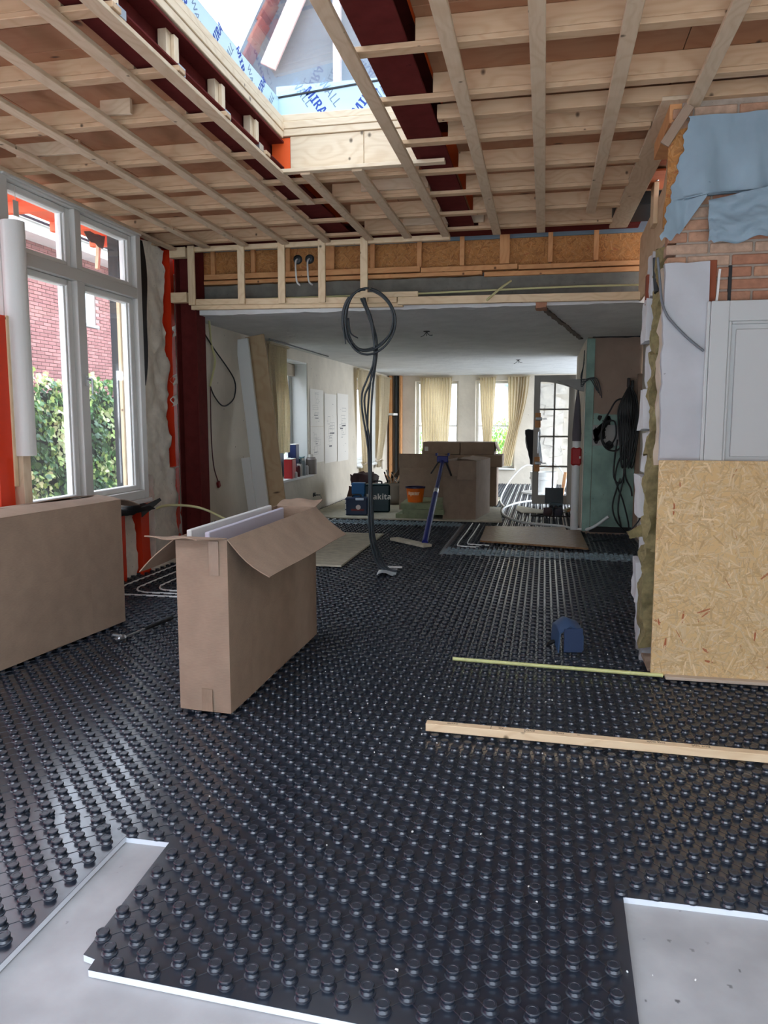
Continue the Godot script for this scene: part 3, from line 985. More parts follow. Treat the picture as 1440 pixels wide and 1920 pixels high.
# ---------------------------------------------------------------- tall window in the left wall
func tall_window(called: String, label: String, dz: float) -> Node3D:
	var w := thing(called, label, "window", V(0, 0, dz), 0, "", "structure")
	var put := func(called: String, z0: float, z1: float, y0: float, y1: float, x0: float, x1: float, m: Material, par: Node = w) -> void:
		var b := mb()
		b.bb(V(x0, y0, z1), V(x1, y1, z0), 0.004)
		part(par, called, b, m)
	var xi := -3.50
	var xo := -3.64
	# outer frame
	put.call("jamb", -6.29, -6.37, 0.74, 3.06, xo, xi, M.win_grey)
	put.call("jamb", -4.56, -4.66, 0.74, 3.06, xo, xi, M.win_grey)
	put.call("head", -4.66, -6.29, 3.012, 3.06, xo, xi, M.win_grey)
	put.call("head_moulding", -4.6, -6.36, 3.025, 3.05, xi, xi + 0.02, M.win_grey)
	put.call("sill_rail", -4.66, -6.29, 0.74, 0.815, xo, xi, M.win_grey)
	put.call("transom", -4.66, -6.29, 2.485, 2.575, xo, xi, M.win_grey)
	put.call("mullion", -5.395, -5.50, 0.815, 2.485, xo, xi, M.win_grey)
	put.call("mullion", -5.40, -5.48, 2.575, 3.012, xo, xi, M.win_grey)
	put.call("sill_moulding", -4.6, -6.37, 0.705, 0.742, -3.62, -3.47, M.win_grey)
	# casements and top lights: sash frames set back, each with its pane
	for q in [[-4.66, -5.395, 0.815, 2.485, "casement"], [-5.50, -6.29, 0.815, 2.485, "casement"], [-4.66, -5.40, 2.575, 3.012, "top_light"], [-5.48, -6.29, 2.575, 3.012, "top_light"]]:
		var s := 0.046
		var b := mb()
		b.bb(V(-3.625, q[2], q[1]), V(-3.545, q[3], q[1] + s + 0.02), 0.006)
		b.bb(V(-3.625, q[2], q[0] - s), V(-3.545, q[3], q[0]), 0.006)
		b.bb(V(-3.625, q[2], q[1] + s), V(-3.545, q[2] + s, q[0] - s), 0.006)
		b.bb(V(-3.625, q[3] - s, q[1] + s), V(-3.545, q[3], q[0] - s), 0.006)
		# glazing beads
		b.bb(V(-3.60, q[2] + s, q[1] + s + 0.02), V(-3.565, q[3] - s, q[1] + s + 0.034), 0.003)
		b.bb(V(-3.60, q[2] + s, q[0] - s - 0.014), V(-3.565, q[3] - s, q[0] - s), 0.003)
		var fr := part(w, q[4], b, M.white)
		b = mb()
		b.bb(V(-3.592, q[2] + s, q[1] + s), V(-3.584, q[3] - s, q[0] - s), 0.0)
		part(fr, "pane", b, M.glass)
	return w

func left_window() -> void:
	var w := tall_window("window_1", "tall white timber window with two casements and top lights in the left wall", 0.0)
	tall_window("window_8", "second tall white window of the left wall, outside the left picture edge", 2.13)
	var b: MB
	# handle
	b = mb()
	b.bb(V(-3.50, 1.70, -5.475), V(-3.488, 1.78, -5.445), 0.003)
	b.tube([V(-3.49, 1.755, -5.46), V(-3.455, 1.755, -5.46), V(-3.45, 1.75, -5.463), V(-3.45, 1.64, -5.463)], 0.008, 8)
	part(w, "window_handle", b, M.metal, "satin metal lever handle")
	b = mb()
	b.tube([V(-3.545, 1.75, -5.56), V(-3.52, 1.75, -5.56), V(-3.515, 1.745, -5.565), V(-3.515, 1.64, -5.565)], 0.008, 8)
	part(w, "window_handle", b, M.metal, "second lever on the right casement")
	# small lockset label hanging in the top light
	b = mb()
	b.tube([V(-3.52, 3.0, -4.76), V(-3.52, 2.90, -4.76)], 0.002, 5)
	b.bb(V(-3.523, 2.80, -4.79), V(-3.519, 2.90, -4.735), 0.001)
	solo("hanging_tag", b, M.paper, "small white tag hanging in the left top light", "tag")
	# black damp strip outside the right jamb, and dark sill flashing
	b = mb()
	b.bb(V(-3.79, 0.72, -6.35), V(-3.69, 3.05, -6.32), 0.002)
	tag(part(self, "trim_1", b, M.black), "black damp proof strip in the outer reveal right of the tall window", "strip", "", "structure")
	b = mb()
	b.bb(V(-3.69, 0.74, -6.305), V(-3.66, 2.5, -6.26), 0.002)
	tag(part(self, "trim_2", b, M.stud_wood), "thin pale timber stop beside the black strip outside the tall window", "strip", "", "structure")
	b = mb()
	var n1 := noise(0.03, 77)
	b.sheet(func(u: float, v: float) -> Vector3: return V(-3.74 + 0.25 * v + 0.03 * n1.get_noise_1d(u * 300), 0.69 - 0.07 * v * v + 0.02 * n1.get_noise_1d(u * 500 + 40), lerpf(-4.6, -6.45, u)), 30, 5, 0.006)
	solo("sill_membrane", b, M.rubber, "black rubber membrane drooping under the sill of the tall window", "membrane")
	b = mb()
	b.prism(PackedVector2Array([Vector2(0, 0), Vector2(0.30, 0.10), Vector2(0.34, 0.08), Vector2(0.06, -0.10)]), 0.004, Transform3D(Basis(V(0, -0.15, -1).normalized(), V(0.3, 1, 0).normalized(), V(1, 0, 0)), V(-3.55, 0.66, -6.30)))
	solo("membrane_flap", b, M.rubber, "black pointed flap of membrane at the right end of the window sill", "membrane")
	b = mb()
	b.sheet(func(u: float, v: float) -> Vector3: return V(-3.59 + 0.012 * sin(u * 9.0), lerpf(3.04, 1.75, u), -6.46 - 0.17 * v * (0.35 + 0.65 * absf(sin(0.5 + u * PI * 0.8)))), 24, 4, 0.004)
	solo("membrane_strip", b, M.black, "black membrane strip hanging beside the right jamb of the tall window", "membrane")

	# insulation between the orange studs right of and below the window
	var nz := noise(0.035, 41)
	var pieces := [
		["beige insulation batt, tall piece beside the tall window, upper half", V(-3.70, 2.55, -6.79), Vector3(0.11, 1.05, 0.54)],
		["beige insulation batt, tall piece beside the tall window, lower half", V(-3.70, 1.50, -6.79), Vector3(0.12, 1.1, 0.56)],
		["beige insulation batt standing on the floor right of the window sill", V(-3.70, 0.47, -7.0), Vector3(0.12, 0.98, 0.62)],
		["narrow beige insulation strip beside the column, upper one", V(-3.70, 2.62, -7.33), Vector3(0.09, 0.5, 0.13)],
		["narrow beige insulation strip beside the column, long middle one", V(-3.70, 1.55, -7.33), Vector3(0.09, 1.45, 0.12)],
		["pale insulation batt under the tall window between orange strips", V(-3.73, 0.33, -6.32), Vector3(0.07, 0.66, 0.22)],
		["pale insulation batt under the tall window hidden by the large carton", V(-3.73, 0.33, -5.75), Vector3(0.07, 0.66, 0.5)]]
	for q in pieces:
		b = mb()
		b.rough(q[1], q[2], Basis(), 0.04, 0.045, nz)
		solo("insulation_batt", b, M.insul, q[0], "insulation")
	for q in [[-7.215, 0.0, 3.15, 0.07], [-6.53, 0.0, 0.66, 0.15], [-6.13, 0.0, 0.64, 0.09], [-7.45, 0.0, 3.15, 0.11]]:
		b = mb()
		b.rough(V(-3.69, (q[1] + q[2]) * 0.5, q[0]), Vector3(0.10, q[2] - q[1], q[3]), Basis(), 0.06, 0.008, nz)
		solo("orange_stud", b, M.orange, {-7.215: "orange foil wrapped stud between two insulation batts near the column", -6.53: "orange foil wrapped stud below the right end of the window sill", -6.13: "orange foil wrapped stud below the sill beside the large carton", -7.45: "orange foil wrapped stud tucked behind the red column"}[q[0]], "stud")
	for k in 3:      # torn bits of foil
		b = mb()
		var yy: float = [1.62, 1.83, 2.3][k]
		b.sheet(func(u: float, v: float) -> Vector3: return V(-3.66 + 0.05 * v + 0.02 * sin(u * 7 + k), yy + 0.10 * (u - 0.5) + 0.02 * v, -7.17 - 0.06 * v * sin(u * PI) - 0.01 * (k % 3)), 6, 3, 0.002)
		solo("foil_scrap", b, M.insul, ["pale torn scrap of insulation beside the red column, lowest one", "pale torn scrap of insulation beside the red column, middle one", "pale torn scrap of insulation beside the red column, top one"][k], "scrap", "torn scraps beside the column")
	b = mb()
	b.prism(ragged([Vector3(0, 0, 1), Vector3(0.34, 0.02, 1), Vector3(0.30, -0.10, 1), Vector3(0.06, -0.06, 1)], 0.02, 0.05, 14), 0.01, Transform3D(Basis(V(0, 0, -1), Vector3.UP, V(1, 0, 0)), V(-4.1, 3.13, -6.45)))
	solo("plastic_scrap", b, M.black, "black torn plastic hanging under the orange eaves outside the right top light", "plastic")
	b = mb(); b.bar(V(-4.25, 2.88, -6.9), V(-4.25, 3.2, -6.95), 0.035, 0.035, V(1, 0, 0))
	solo("timber_stick", b, M.stud_wood, "thin timber upright under the eaves outside the right top light", "stick")
	# ribs under the eaves
	for k in 5:
		b = mb(); b.bb(V(-4.40, 3.12, -4.6 - 0.62 * k), V(-3.80, 3.209, -4.54 - 0.62 * k), 0.003)
		solo("eaves_rib", b, M.orange_soft, "orange rib under the eaves outside the tall window, %s from the left" % ["first", "second", "third", "fourth", "fifth"][k], "rib", "ribs under the eaves")
	# white roll hung beside the window, with the timber post behind it
	b = mb()
	var prof := []
	for k in 40:
		var a := TAU * 1.06 * k / 39.0 + 0.5
		prof.append(Vector2(cos(a), sin(a)) * (0.072 - 0.003 * k / 39.0))
	b.sheet(func(u: float, v: float) -> Vector3:
		var q: Vector2 = prof[int(round(u * 39))]
		return V(-3.38 + q.x, lerpf(1.20, 2.70, v), -4.53 + q.y), 39, 4, 0.003, Vector2(0.5, 1.5))
	solo("white_roll", b, M.white, "white rolled sheet wrapped upright round the post left of the tall window", "rolled sheet")
	b = mb()
	b.bb(V(-3.44, 0.3, -4.56), V(-3.36, 1.6, -4.48), 0.003)
	solo("timber_post", b, M.white_wood, "pale timber post left of the tall window, partly inside a white roll", "post")
	b = mb()
	b.bb(V(-3.50, 0.0, -4.44), V(-3.40, 2.1, -4.30), 0.003)
	solo("orange_post", b, M.orange, "orange foil wrapped post at the left edge of the picture", "post")
	b = mb()
	b.bb(V(-3.46, 1.0, -4.47), V(-3.39, 2.1, -4.435), 0.003)
	solo("timber_strip", b, M.stud_wood, "narrow timber strip between the orange post and the white roll", "strip")

# ---------------------------------------------------------------- what the windows look out on
func outside() -> void:
	var b := mb()
	b.bb(V(-60, -0.5, -70), V(40, -0.25, 30), 0.0)
	tag(part(self, "ground", b, tri_mat(Color(0.86, 0.85, 0.83), 0.9, M.concrete.albedo_texture, 0.4)), "grey paved ground round the house", "ground", "", "structure")

	# brick house across the side path
	var X := -8.6
	var h := thing("brick_house", "red brick neighbouring house with a white gutter outside the tall window", "house")
	b = mb()
	wall_holes(b, 0, X - 0.3, X - 0.012, -26, -4, -0.25, 4.62, [[-13.86, -13.3, 3.27, 4.05]])
	part(h, "wall", b, M.out_mortar)
	# window
	b = mb()
	b.bb(V(X - 0.1, 3.27, -13.86), V(X - 0.03, 4.05, -13.30), 0.01)
	var wf := part(h, "window_frame", b, M.white)
	b = mb(); b.bb(V(X - 0.029, 3.34, -13.79), V(X - 0.02, 3.98, -13.37), 0.0)
	part(wf, "pane", b, mat(Color(0.75, 0.8, 0.82), 0.1))
	b = mb(); b.bb(V(X - 0.05, 3.21, -13.90), V(X + 0.03, 3.27, -13.26), 0.005)
	part(h, "sill", b, M.concrete)
	# bricks: the visible stretch one by one, the others together
	var bm := MB.new(); bm.box(Vector3.ZERO, Vector3(0.03, 0.052, 0.212), Basis(), 0.004)
	var mesh := bm.mesh()
	var single := []; var rest := [[], [], []]
	var row := 0
	var y := 0.9
	while y < 4.6:
		var z := -4.2 - (0.11 if row % 2 else 0.0)
		while z > -17.5:
			if not (z < -13.2 and z > -13.95 and y > 3.2 and y < 4.08):
				var p := V(X - 0.010 + rng.randf() * 0.004, y, z)
				if z < -9.3 and z > -14.6 and y > 1.95 and y < 4.3 and single.size() < 300 and (row * 7 + int(-z * 4.5)) % 3 == 0: single.append(p)
				else: rest[rng.randi() % 3].append(Transform3D(Basis(), p))
			z -= 0.222
		y += 0.063
		row += 1
	for p in single:
		var o := MeshInstance3D.new()
		o.name = "brick"
		o.mesh = mesh
		o.material_override = M.out_bricks[rng.randi() % 3]
		o.position = p
		h.add_child(o, true)
	for k in 3: copies(h, "small_bricks", mesh, M.out_bricks[k], rest[k])
	# eaves: fascia, gutter, tiled roof
	b = mb(); b.bb(V(X, 4.45, -26), V(X + 0.42, 4.56, -4), 0.01)
	part(h, "soffit", b, M.white)
	b = mb(); b.bb(V(X + 0.40, 4.44, -26), V(X + 0.44, 4.66, -4), 0.005)
	part(h, "fascia", b, M.white)
	b = mb()
	b.lathe([Vector2(0.06, 0), Vector2(0.06, 22.0)], 12, Transform3D(Basis(V(1, 0, 0), V(0, 0, -1), V(0, 1, 0)), V(X + 0.50, 4.66, -4)), true)
	part(h, "gutter", b, M.white)
	b = mb()
	for k in 6:
		b.bar(V(X + 0.40 - 0.28 * k, 4.72 + 0.24 * k, -4), V(X + 0.40 - 0.28 * k, 4.72 + 0.24 * k, -26), 0.36, 0.04, V(0.55, 0.8, 0), 0.005)
	var rt := mat(Color(0.24, 0.21, 0.24), 1.0)
	rt.metallic_specular = 0.0
	stuff(part(h, "roof_tiles", b, rt))

	# terrace of houses across the back garden, behind the photographer
	var gh := thing("garden_house", "grey rendered house across the back garden, behind the photographer", "house")
	b = mb(); b.bb(V(-16, -0.25, 11), V(16, 5.2, 15), 0.0)
	part(gh, "wall", b, mat(Color(0.63, 0.65, 0.66), 0.9))
	b = mb(); b.prism(PackedVector2Array([Vector2(-10.6, 5.2), Vector2(-15.4, 5.2), Vector2(-13, 7.6)]), 32.0, Transform3D(Basis(V(0, 0, -1), Vector3.UP, V(1, 0, 0)), V(-16, 0, 0)))
	part(gh, "roof", b, mat(Color(0.42, 0.33, 0.30), 0.9))

	# ivy hedge on a fence
	var iv := thing("ivy_hedge", "fence thickly grown with variegated ivy outside the tall window", "hedge")
	b = mb(); b.bb(V(-5.75, -0.25, -13.5), V(-5.70, 1.75, -4.5), 0.0)
	part(iv, "fence", b, mat(Color(0.10, 0.12, 0.08), 0.9))
	var leaf := MB.new()
	var lobes := [Vector2(0, -0.5), Vector2(0.35, -0.42), Vector2(0.5, -0.1), Vector2(0.26, 0.02), Vector2(0.3, 0.3), Vector2(0.0, 0.55), Vector2(-0.3, 0.3), Vector2(-0.26, 0.02), Vector2(-0.5, -0.1), Vector2(-0.35, -0.42)]
	for k in lobes.size():
		var p: Vector2 = lobes[k]; var q: Vector2 = lobes[(k + 1) % lobes.size()]
		var n0 := V(0, 0, 1)
		leaf.tri(V(0, -0.1, 0.06), V(p.x, p.y, -0.06 * absf(p.x) * 2), V(q.x, q.y, -0.06 * absf(q.x) * 2), n0, n0, n0)
	var lm := leaf.mesh()
	var greens := []
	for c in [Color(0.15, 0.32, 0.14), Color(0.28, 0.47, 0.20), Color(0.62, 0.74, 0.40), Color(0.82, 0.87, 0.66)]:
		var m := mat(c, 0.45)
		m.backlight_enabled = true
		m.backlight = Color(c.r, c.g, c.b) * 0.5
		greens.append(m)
	var sets := [[], [], [], []]
	var cl := noise(0.9, 51)
	var named := []
	for k in 13000:
		var z := rng.randf_range(-12.8, -5.6)
		var yy := rng.randf_range(-0.1, 2.0)
		var top := 1.93 + 0.16 * cl.get_noise_1d(z * 2.0)
		yy = minf(yy, top)
		var bulge := 0.16 + 0.14 * cl.get_noise_2d(z * 3, yy * 3)
		var p := V(-5.68 + rng.randf() * bulge + (0.05 if yy > 1.8 else 0.0), yy, z)
		var B := Basis(Vector3.UP, PI / 2 + rng.randf_range(-0.7, 0.7)) * Basis(Vector3.RIGHT, rng.randf_range(-0.9, 0.35)) * Basis(V(0, 0, 1), rng.randf_range(-0.9, 0.9) + PI)
		var s := rng.randf_range(0.04, 0.078)
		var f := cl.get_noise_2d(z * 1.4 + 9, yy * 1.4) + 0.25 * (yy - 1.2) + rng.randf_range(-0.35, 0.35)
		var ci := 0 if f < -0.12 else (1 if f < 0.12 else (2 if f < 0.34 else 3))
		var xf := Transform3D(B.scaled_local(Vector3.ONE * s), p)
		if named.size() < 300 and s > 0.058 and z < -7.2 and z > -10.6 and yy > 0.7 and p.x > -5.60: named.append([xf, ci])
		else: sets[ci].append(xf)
	for q in named:
		var o := MeshInstance3D.new()
		o.name = "leaf"
		o.mesh = lm
		o.material_override = greens[q[1]]
		o.transform = q[0]
		iv.add_child(o, true)
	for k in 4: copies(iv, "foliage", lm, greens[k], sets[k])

	# beyond the left windows of the old room: bright planting and a pale wall
	b = mb(); b.bb(V(-7.2, -0.25, -22), V(-7.1, 1.9, -13.6), 0.0)
	solo("garden_wall", b, M.white_wall, "pale garden wall outside the side windows of the old room", "garden wall")
	bush(V(-5.2, -0.2, -13.1), Vector3(0.6, 1.1, 1.0), 1500, "leafy bush outside the window with paint pots on its sill", [Color(0.34, 0.52, 0.14), Color(0.56, 0.66, 0.24)], 7)
	# beyond the back windows
	bush(V(-0.95, -0.2, -20.0), Vector3(0.62, 0.85, 0.6), 2200, "bright green conifer outside the right back window", [Color(0.36, 0.56, 0.12), Color(0.58, 0.72, 0.22)], 8)
	bush(V(-3.3, -0.2, -20.2), Vector3(0.5, 0.75, 0.6), 1200, "green bush outside the left back window", [Color(0.30, 0.48, 0.12), Color(0.5, 0.64, 0.22)], 9)
	var st := thing("street_house", "pale house with a teal door and brick upper wall across the street", "house")
	b = mb(); b.bb(V(-14, -0.25, -43.5), V(8, 1.1, -43), 0.0)
	part(st, "plinth", b, M.white_wall)
	b = mb(); b.bb(V(-14, 1.1, -43.4), V(8, 3.9, -43.05), 0.0)
	part(st, "wall", b, M.white_wall)
	b = mb(); b.bb(V(-14, 3.9, -43.4), V(8, 9.0, -43.0), 0.0)
	part(st, "upper_wall", b, mat(Color(0.55, 0.50, 0.47), 0.9))
	b = mb(); b.bb(V(-1.9, 0.4, -43.0), V(-0.5, 3.3, -42.9), 0.02)
	var dr := part(st, "door", b, mat(Color(0.33, 0.55, 0.60), 0.5))
	b = mb(); b.bb(V(-1.7, 0.6, -42.9), V(-0.7, 1.8, -42.88), 0.01)
	part(dr, "door_panel", b, mat(Color(0.28, 0.48, 0.54), 0.5))
	b = mb(); b.bb(V(-2.2, 3.3, -43.0), V(-0.2, 3.8, -42.7), 0.02)
	part(st, "canopy", b, mat(Color(0.42, 0.60, 0.66), 0.5))
	b = mb(); b.bb(V(-0.9, 4.3, -43.0), V(0.6, 6.4, -42.92), 0.02)
	part(st, "window_frame", b, M.white)

	# gable of the old house above the skylight
	var g := thing("gable_verge", "white bargeboard and red tiles along the steep roof edge above the skylight", "roof edge")
	b = mb()
	b.bar(V(-2.62, 4.72, -7.26), V(-1.80, 6.3, -7.26), 0.03, 0.16, V(0, 0, 1).cross(V(0.82, 1.58, 0)).normalized(), 0.004)
	part(g, "bargeboard", b, M.white)
	for k in 9:
		b = mb()
		var p := V(-2.89 + 0.092 * k, 4.66 + 0.177 * k, -7.30)
		b.box(p, Vector3(0.24, 0.03, 0.30), Basis(V(0, 0, 1), 1.0), 0.006)
		part(g, "roof_tile", b, mat(Color(0.60, 0.36, 0.29).darkened(0.1 * (k % 2)), 0.8))
	var wu := thing("window_2", "white framed upper window of the old house above the skylight", "window", Vector3.ZERO, 0, "", "structure")
	b = mb()
	for q in [[-0.95, -0.85, 3.9, 5.6], [-0.30, -0.2, 3.9, 5.6]]: b.bb(V(q[0], q[2], -7.44), V(q[1], q[3], -7.36), 0.005)
	b.bb(V(-0.85, 3.9, -7.44), V(-0.3, 4.0, -7.36), 0.005)
	b.bb(V(-0.85, 5.5, -7.44), V(-0.3, 5.6, -7.36), 0.005)
	part(wu, "window_frame", b, M.white)
	b = mb(); b.bb(V(-0.85, 4.0, -7.42), V(-0.3, 5.5, -7.41), 0.0)
	part(wu, "pane", b, M.glass)
	b = mb(); b.bb(V(-2.0, 3.55, -7.36), V(-1.93, 6.2, -7.29), 0.005)
	solo("gable_post", b, M.white, "white vertical strip on the gable seen through the skylight glass", "strip")

func bush(at: Vector3, s: Vector3, n: int, label: String, cols: Array, seed_: int) -> void:
	var t := thing("garden_bush", label, "bush")
	var b := mb()
	b.tube([at, at + V(0, s.y, 0)], 0.05, 8, false, 0.02)
	part(t, "stem", b, M.old_wood)
	var leaf := MB.new()
	leaf.quad(V(-0.5, 0, 0), V(0, -0.9, 0.1), V(0.5, 0, 0), V(0, 0.9, 0.1), V(0, 0, 1))
	var lm := leaf.mesh()
	var r := RandomNumberGenerator.new(); r.seed = seed_
	var sets := [[], []]
	for k in n:
		var d := V(r.randfn(), r.randfn(), r.randfn()).normalized() * pow(r.randf(), 0.35)
		var p := at + V(d.x * s.x, s.y * (1.0 + d.y), d.z * s.z)
		var B := Basis(Vector3.UP, r.randf() * TAU) * Basis(Vector3.RIGHT, r.randf_range(-1, 1))
		sets[r.randi() % 2].append(Transform3D(B.scaled_local(Vector3.ONE * r.randf_range(0.03, 0.06)), p))
	for k in 2:
		var m := mat(cols[k], 0.6)
		m.backlight_enabled = true
		m.backlight = cols[k] * 0.6
		copies(t, "foliage", lm, m, sets[k])

# ---------------------------------------------------------------- cut end of the old outer wall on the right
func ragged(pts: Array, amp: float, step: float, seed_: int) -> PackedVector2Array:
	# outline with torn edges: pts as Vector3(x, y, torn 0/1 for the edge that starts there)
	var r := RandomNumberGenerator.new(); r.seed = seed_
	var o := PackedVector2Array()
	for k in pts.size():
		var a: Vector3 = pts[k]; var b: Vector3 = pts[(k + 1) % pts.size()]
		o.append(Vector2(a.x, a.y))
		if a.z > 0.0:
			var d := Vector2(b.x - a.x, b.y - a.y)
			var n := int(d.length() / step)
			var e := Vector2(-d.y, d.x).normalized()
			for j in range(1, n):
				o.append(Vector2(a.x, a.y) + d * (float(j) / n) + e * r.randf_range(-amp, amp))
	return o

func right_wall() -> void:
	var w := thing("wall_cut", "old cavity wall sawn off at the right, brick outside, rock wool and white blocks inside", "wall", Vector3.ZERO, 0, "", "structure")
	var b := mb()
	b.bb(V(0.66, -0.02, -4.56), V(2.75, 3.1, -4.452), 0.0)
	part(w, "mortar", b, M.mortar)
	var r := RandomNumberGenerator.new(); r.seed = 3
	var row := 0
	var y := 1.93
	while y < 3.0:
		var x := 0.61 + (0.11 if row % 2 else 0.0)
		if row % 2:
			b = mb(); b.bb(V(0.615, y, -4.55), V(0.712, y + 0.05, -4.444 + r.randf() * 0.004), 0.004)
			part(w, "brick", b, M.bricks[r.randi() % 4])
		while x < 1.5:
			b = mb(); b.bb(V(x, y + r.randf() * 0.003, -4.55), V(x + 0.208, y + 0.052, -4.445 + r.randf() * 0.006), 0.004)
			part(w, "brick", b, M.bricks[r.randi() % 4])
			x += 0.22
		y += 0.0625
		row += 1
	# lime blocks of the inner leaf, broken at the end
	y = 0.06
	row = 0
	var nz := noise(0.04, 61)
	while y < 2.4:
		b = mb()
		var out: float = [0.018, -0.012, 0.024, -0.016, 0.02, -0.01, 0.022, -0.012, 0.012][row]
		b.rough(V(0.785 + out, y + 0.125, -4.945), Vector3(0.41, 0.245, 0.23), Basis(), 0.05, 0.018, nz)
		part(w, "lime_block", b, M.block)
		y += 0.262
		row += 1
	b = mb(); b.bb(V(0.66, -0.02, -5.05), V(1.15, 2.46, -4.84), 0.0)
	part(w, "block_joints", b, M.mortar)
	b = mb(); b.bb(V(1.0, -0.02, -5.06), V(2.75, 2.9, -4.84), 0.0)
	part(w, "inner_leaf", b, M.block)
	# rock wool in the cavity
	for k in 4:
		b = mb()
		b.rough(V(0.664 + 0.008 * (k % 2), 0.10 + 0.285 + 0.57 * k, -4.725), Vector3(0.15, 0.575, 0.16), Basis(), 0.03, 0.05, noise(0.05, 70 + k))
		solo("rock_wool", b, M.rock, ["olive rock wool in the sawn wall end, lowest slab near the floor", "olive rock wool in the sawn wall end, second slab up", "olive rock wool in the sawn wall end, third slab up", "olive rock wool in the sawn wall end, topmost slab below the fascia"][k], "rock wool", "rock wool slabs in the cavity")
	b = mb()
	b.rough(V(0.585, 0.78, -4.80), Vector3(0.17, 0.05, 0.06), Basis(V(0, 0, 1), 0.2), 0.02, 0.04, noise(0.06, 75))
	solo("rock_wool", b, M.rock, "tuft of rock wool sticking out to the left of the wall end", "rock wool")
	b = mb()
	b.rough(V(0.67, 0.06, -4.84), Vector3(0.12, 0.12, 0.26), Basis(), 0.04, 0.05, nz)
	solo("mortar_lump", b, M.concrete, "grey lump of mortar at the foot of the sawn wall end", "rubble")
	b = mb(); b.bb(V(0.60, 0.024, -4.80), V(0.74, 0.042, -4.42), 0.003)
	solo("floor_offcut", b, M.card, "small tan board on the floor at the foot of the wall end", "board")

	# pale panel, white door leaf, strand board
	b = mb()
	b.prism(ragged([Vector3(0.612, 1.215, 0), Vector3(0.845, 1.215, 0), Vector3(0.825, 2.26, 1), Vector3(0.60, 2.255, 1)], 0.006, 0.05, 5), 0.05, Transform3D(Basis(), V(0, 0, -4.455)))
	solo("plastered_board", b, M.white_wall, "narrow white plastered panel between the rock wool and the white door", "board")
	b = mb()
	b.rough(V(0.612, 1.72, -4.49), Vector3(0.03, 1.06, 0.06), Basis(), 0.04, 0.025, noise(0.06, 80))
	solo("plaster_edge", b, M.cream_cloth, "torn cream plaster edge along the left side of the white panel", "plaster")
	var d := thing("door_1", "white panelled door leaf standing behind the strand board on the right", "door", Vector3.ZERO, 0, "", "structure")
	# door built as stiles and rails round a recessed field
	for q in [[0.835, 0.925, 0.0, 2.05, 0.0], [0.925, 1.50, 1.945, 2.05, 0.0], [0.925, 1.50, 1.05, 1.20, 0.0], [1.50, 1.66, 0.0, 2.05, 0.0], [0.925, 1.50, 0.0, 0.3, 0.0]]:
		b = mb(); b.bb(V(q[0], q[2], -4.41), V(q[1], q[3], -4.368), 0.003)
		part(d, "stile" if q[3] - q[2] > 1.0 else "rail", b, M.door_white)
	b = mb()
	b.bb(V(0.92, 0.25, -4.405), V(1.51, 1.95, -4.392), 0.001)
	b.bb(V(0.965, 1.24, -4.393), V(1.46, 1.905, -4.380), 0.006)
	b.bb(V(0.965, 0.34, -4.393), V(1.46, 1.01, -4.380), 0.006)
	part(d, "field", b, M.door_white)
	b = mb()
	for q in [[0.925, 0.94, 1.2, 1.945], [1.485, 1.5, 1.2, 1.945]]: b.bb(V(q[0], q[2], -4.395), V(q[1], q[3], -4.372), 0.005)
	for q in [[0.94, 1.485, 1.2, 1.215], [0.94, 1.485, 1.93, 1.945]]: b.bb(V(q[0], q[2], -4.395), V(q[1], q[3], -4.372), 0.005)
	part(d, "moulding", b, M.door_white)
	b = mb(); b.bb(V(0.818, 1.1, -4.44), V(0.834, 2.05, -4.378), 0.003)
	part(d, "edge_strip", b, M.door_white)
	b = mb(); b.bb(V(0.605, 0.03, -4.362), V(1.83, 1.22, -4.344), 0.002)
	solo("strand_board", b, M.osb, "large sheet of coarse strand board leaning on the right wall", "board")
	b = mb(); b.bb(V(0.68, 0.023, -4.345), V(1.9, 0.041, -4.30), 0.002)
	solo("strand_board_strip", b, M.cream_cloth, "thin board edge lying along the foot of the strand board sheet", "board")
	# cable that loops down across the white panel
	b = mb()
	b.tube(spline([V(0.565, 2.29, -4.42), V(0.58, 2.16, -4.41), V(0.592, 2.06, -4.40), V(0.612, 2.0, -4.39), V(0.642, 1.955, -4.388), V(0.722, 1.87, -4.386), V(0.81, 1.795, -4.384)], 8), 0.007, 8)
	solo("grey_cable", b, mat(Color(0.40, 0.42, 0.44), 0.5), "grey cable running down across the narrow white panel on the right", "cable")
	b = mb()
	b.tube(spline([V(0.605, 2.36, -4.78), V(0.61, 2.26, -4.78), V(0.615, 2.16, -4.75)], 5), 0.022, 10)
	solo("grey_sleeve", b, M.cable, "grey pipe sleeve at the top of the sawn wall end", "pipe")
	b = mb(); b.bb(V(0.575, 2.12, -5.02), V(0.61, 2.30, -4.96), 0.003)
	solo("wood_wedge", b, mat(Color(0.48, 0.22, 0.12), 0.7), "reddish brown wedge at the top of the white blocks", "wedge")
	# bits on the brick above the door
	b = mb(); b.bb(V(0.925, 2.03, -4.452), V(0.942, 2.24, -4.438), 0.001)
	solo("brick_slot", b, M.black, "black upright slot in the brickwork above the white door", "slot")
	b = mb(); b.rough(V(0.875, 2.13, -4.43), Vector3(0.012, 0.18, 0.012), Basis(V(0, 0, 1), -0.06), 0.02, 0.008, nz)
	solo("plaster_sliver", b, M.white, "thin white sliver of plaster standing above the white door", "plaster")
	b = mb(); b.bb(V(0.828, 2.05, -4.448), V(0.866, 2.27, -4.437), 0.002)
	solo("brown_strip", b, mat(Color(0.55, 0.28, 0.17), 0.8), "reddish upright strip right of the narrow white panel", "strip")

	# board and timbers behind the membrane
	b = mb()
